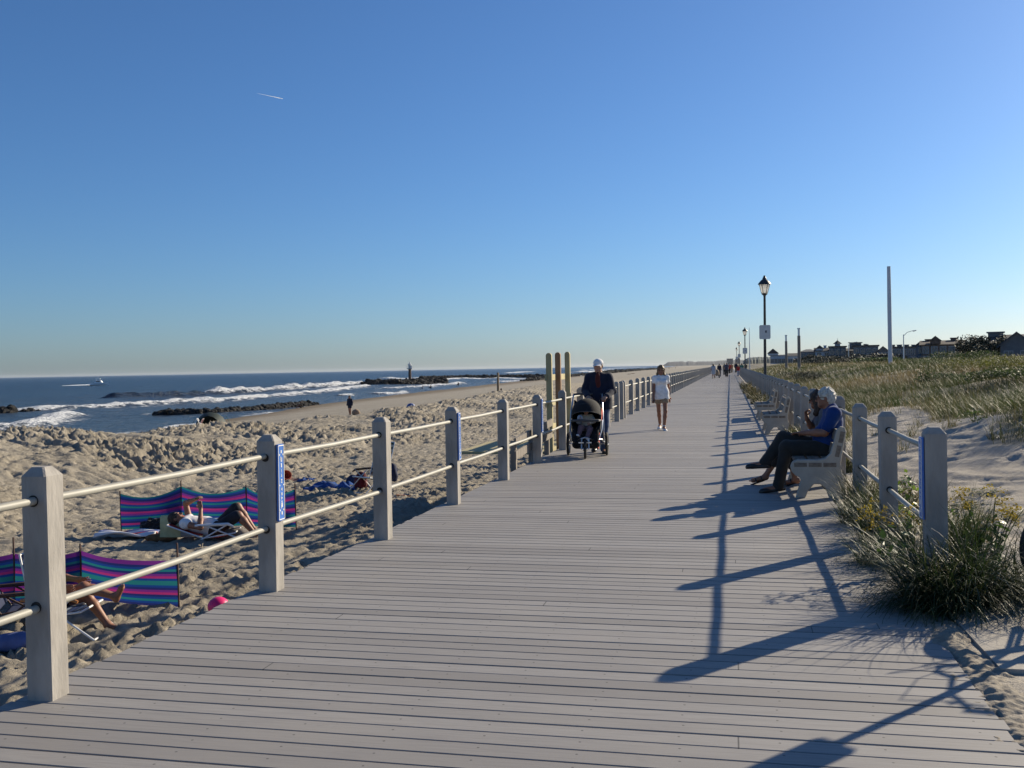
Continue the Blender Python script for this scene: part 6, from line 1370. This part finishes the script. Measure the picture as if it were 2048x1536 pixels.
house('low bluish house end left of the long brown house', 1832, 1852, 681, 690, 215, 'side', w_blue, r_bg, 1, 2, 9)
house('long brown roofed house with a dormer window', 1846, 1926, 679.5, 688, 205, 'gable', w_brown, r_brown, 5, 2, 12, ((.52, 1.4, .9), (-.7, 1.2, .5)), ((-.35, 2.6, 1.0),))
house('large dark roofed house at the right edge', 1992, 2075, 667, 684, 150, 'gable', w_grey, r_dark, 3, 2, 12, ((-.94, 2.2, .9),), ())
house('dark gabled wing before the large house at the right edge', 2004, 2062, 663, 688, 142, 'side', w_grey, r_bg, 2, 1, 9)
for i, (px, py, Z, wd, h, lab) in enumerate([(1932, 712, 165, 4.5, 3.6, 'small dark tree at the right end of the long brown house'), (1950, 710, 160, 6, 4.8, 'dark bushy tree left of the large right edge house'), (1968, 709, 155, 6.5, 5.0, 'broadest dark tree left of the large right edge house'), (1985, 709, 150, 5.5, 4.6, 'dark tree touching the large right edge house'), (1926, 711, 190, 2, 4.2, 'narrow pointed evergreen beside the long brown house'),
                                              (1620, 716, 260, 7, 3.0, 'dark tree before the white gabled house'), (1735, 714, 230, 10, 2.6, 'dark low tree before the wide towered house'), (1770, 714, 210, 8, 2.6, 'dark low tree left of the white pole')]):
    shrub(lab, px, py, Z, wd, h+1.0, 2600, .42, 200+i, m_b3, 'tree', 'tree', 'dark trees among the houses', True, -.8)
# cobra head street lights among the houses
def cobra(px, pyb, pyt, pxe, pye, Z, lab):
    a = W(px, pyt, Z); e = W(pxe, pye, Z)-a; root = empty('street_light', (a[0], a[1], -.3), 0, lab, 'street light', 'street lights among the houses'); h = a[2]+.3
    mb = MB(); mb.lathe([(.13, 0), (.09, h)], (0, 0, 0), 8); mb.build('pole', m_metal, root, True); mb = MB(); mb.tube([(0, 0, h-.3), e*.3+A_(0, 0, h+e[2]*.25), e*.75+A_(0, 0, h+e[2]*.2), e*.85+A_(0, 0, h+e[2]*.15)], .055, 6); mb.build('arm', m_metal, root, True)
    mb = MB(); x, y, z = basis(e); mb.ell(e*.93+A_(0, 0, h), (.16, .1, .42), 10, 6, np.stack([x, y, z], 1)); mb.build('lamp_head', m_metal, root, True)
cobra(1807, 712, 669, 1831, 661, 190, 'curved arm street light right of the white pole'); cobra(1697, 712, 689, 1713, 684, 260, 'curved arm street light left of the white pole')
# people walking far along the boardwalk
walkers = [(1427, 757, 110, 1.72, c_grey, c_red, h_dark, True, 'woman in long pale blue dress walking by the seaward rail far off'), (1439, 753.5, 122, 1.72, c_navy, c_navy, h_dark, False, 'person in dark navy clothes walking right of the woman in pale blue'), (1449, 750, 137, 1.68, c_brown, c_dark, h_dark, False, 'person in brown top half hidden behind the walker in black trousers'), (1453.5, 754, 120, 1.85, cloth('slate_shirt', (.06, .065, .1)), c_black, h_grey, False, 'tall walker in slate shirt and black trousers mid boardwalk'),
           (1459, 748, 150, 1.7, c_redt, c_black, h_dark, False, 'person in red top far off beside the tall slate shirted walker'), (1463.5, 746, 170, 1.7, c_orange, c_brown, h_blond, False, 'person in orange brown top, smallest of the far walkers'), (1472, 745.5, 165, 1.8, c_navy, c_black, h_dark, False, 'person in dark blue behind the one in bright red'), (1476.5, 752, 128, 1.5, c_redt, c_lightj, h_blond, True, 'person in bright red top and light jeans, landward side'), (1484, 752.5, 126, 1.74, c_green, c_brown, h_dark, False, 'person in green shirt and brown shorts, landward side'), (1491.5, 746, 165, 1.7, c_dark, c_dark, h_dark, False, 'dark figure closest to the lamp posts far along the walk')]
for i, (px, py, Z, h, t_, b_, hr, lg, lab) in enumerate(walkers):
    x, y, _ = G(px, py, 0); Zx = np.dot(G(px, py, 0)-EYE, -R_CAM[:, 2])
    figure(lab, px, py, 0, (PI if i in (3, 4, 5) else 0)+.2*math.sin(i*3), h*Zx/Z*.97 if abs(Zx/Z-1) < .35 else h, t_, b_, hr, .026, .14*(-1)**i, None, .6 if i not in (1, 6) else 1.9, .5 if 'shorts' in lab or 'dress' in lab else 1.95, .45 if 'dress' in lab else .1, lg, 'people walking far along the boardwalk')
x, y, _ = G(1434, 756, 0); ct = empty('pushed_cart', (x, y, 0), .1, 'brown cart or stroller beside the woman in pale blue', 'cart'); B = SDF(.04); B.ell((0, 0, .62), (.28, .36, .4), None, .05); B.build('body', c_brown, ct)
for sx in (-1, 1):
    for sy in (-1, 1): mb = MB(); mb.lathe([(.13, -.03), (.13, .03)], (.25*sx, .25*sy, .13), 12, (1, 0, 0)); mb.build('wheel', m_rub, ct)
figure('small dark figure standing on the far beach right of the walking woman', 1338, 738, -2.4, 1, 1.75, c_navy, c_black, h_dark, .03, .1, group='people standing far down the beach'); figure('second small dark figure on the far beach, nearest the boardwalk', 1351, 737, -2.4, 2, 1.75, c_black, c_black, h_dark, .03, .1, group='people standing far down the beach')

# ------------------------------------------------------------------ far coast, low wood beyond the walk, contrail
m_coast = pm('far_coast_wood', (.014, .022, .026), .9, .3, .004)
def ridge(name, label, prof, Z, zb, depth, mat, kind='structure', cat='coast'):
    """land seen across the water: a strip of ground with its own depth; prof: photo pixels of its top"""
    xs = np.linspace(prof[0][0], prof[-1][0], 160); ys = np.interp(xs, [p[0] for p in prof], [p[1] for p in prof]); r = np.random.default_rng(3); rows = []
    back = -R_CAM[:, 2]*A_(1, 1, 0)
    hh = np.array([W(x, y, Z)[2] for x, y in zip(xs, ys)])
    for d, f in ((0, 0), (depth*.15, .75), (depth*.4, 1), (depth*.8, .95), (depth, 0)):
        row = []
        for k, x in enumerate(xs):
            q = EYE+(W(x, 730, Z)-EYE)*(1+d/Z); row.append((q[0], q[1], zb+(hh[k]*(1+d/Z)-zb)*f*(1+.06*perlin(np.array([x*.35+d]), np.array([d*.01]), 7)[0]*(f > 0))))
        rows.append(row)
    mb = MB(); mb.sheet(np.array(rows)[::-1]); o = mb.build(name, mat, None, False); tag(o, label, cat, kind=kind); return o
ridge('distant_coast', 'hazy blue headland with trees across the water', [(1232, 736), (1240, 735), (1290, 733.3), (1322, 732.5), (1332, 727), (1336, 724), (1366, 722.5), (1371, 724.5), (1376, 722.5), (1386, 722.8), (1390, 724.5), (1394, 723), (1430, 722.5), (1440, 721), (1452, 720.5), (1500, 719.5), (1520, 720)], 4200, SEA_Z-2, 900, m_coast)
ridge('far_wood', 'dark distant wood beyond the end of the boardwalk', [(1486, 723), (1491, 719), (1497, 716), (1510, 714.5), (1540, 714), (1560, 713.5), (1620, 713.5), (1700, 712)], 620, -1, 120, m_b3, 'stuff', 'wood')
for (a_, b_, y0, lab, c_) in ((1456, 1466, 718.3, 'distant flat roofed block above the far coast', r_bg), (1473, 1480, 717.5, 'distant rounded building above the far coast', r_bg)):
    p = W((a_+b_)/2, y0, 2600); wd = (b_-a_)/F_PX*2600; root = empty('distant_building', (p[0], p[1], 0), YAW, lab, 'building'); mb = MB(); mb.box((0, 8, p[2]/2), (wd, 16, p[2])); mb.build('wall', c_, root)
    mb = MB()
    if b_ < 1470: mb.box((0, 8, p[2]+.8), (wd*1.04, 17, 1.6))
    else: mb.lathe([(wd*.5, p[2]), (wd*.42, p[2]+2), (wd*.2, p[2]+3.4), (.2, p[2]+3.8)], (0, 8, 0), 14)
    mb.build('roof', r_dark, root)
a = W(514, 186.5, 9000); b = W(566, 197.5, 9000); m_tr = translucent(pm('contrail_ice', (.95, .95, .95), 1, .02, .001), .85)
mb = MB(); mb.tube([a+(b-a)*t for t in np.linspace(0, 1, 9)], [.3, .6, 1, 1.3, 1.6, 2, 2.6, 3, 1], 8); o = mb.build('contrail', m_tr, None, True); tag(o, 'short white contrail streak high in the blue sky', 'contrail')
# ------------------------------------------------------------------ thin sea air
m = bpy.data.materials.new('sea_air'); m.use_nodes = True; nt = m.node_tree; nt.nodes.clear()
out = nt.nodes.new('ShaderNodeOutputMaterial'); pv = nt.nodes.new('ShaderNodeVolumePrincipled'); pv.inputs['Color'].default_value = (.86, .91, 1, 1); pv.inputs['Density'].default_value = 3.5e-5; pv.inputs['Anisotropy'].default_value = .2
nt.links.new(pv.outputs[0], out.inputs['Volume'])
mb = MB(); mb.box((0, 0, 5.5), (26000, 26000, 36)); hz = mb.build('haze', m); tag(hz, 'thin pale sea haze over the whole shore', 'haze', kind='stuff')
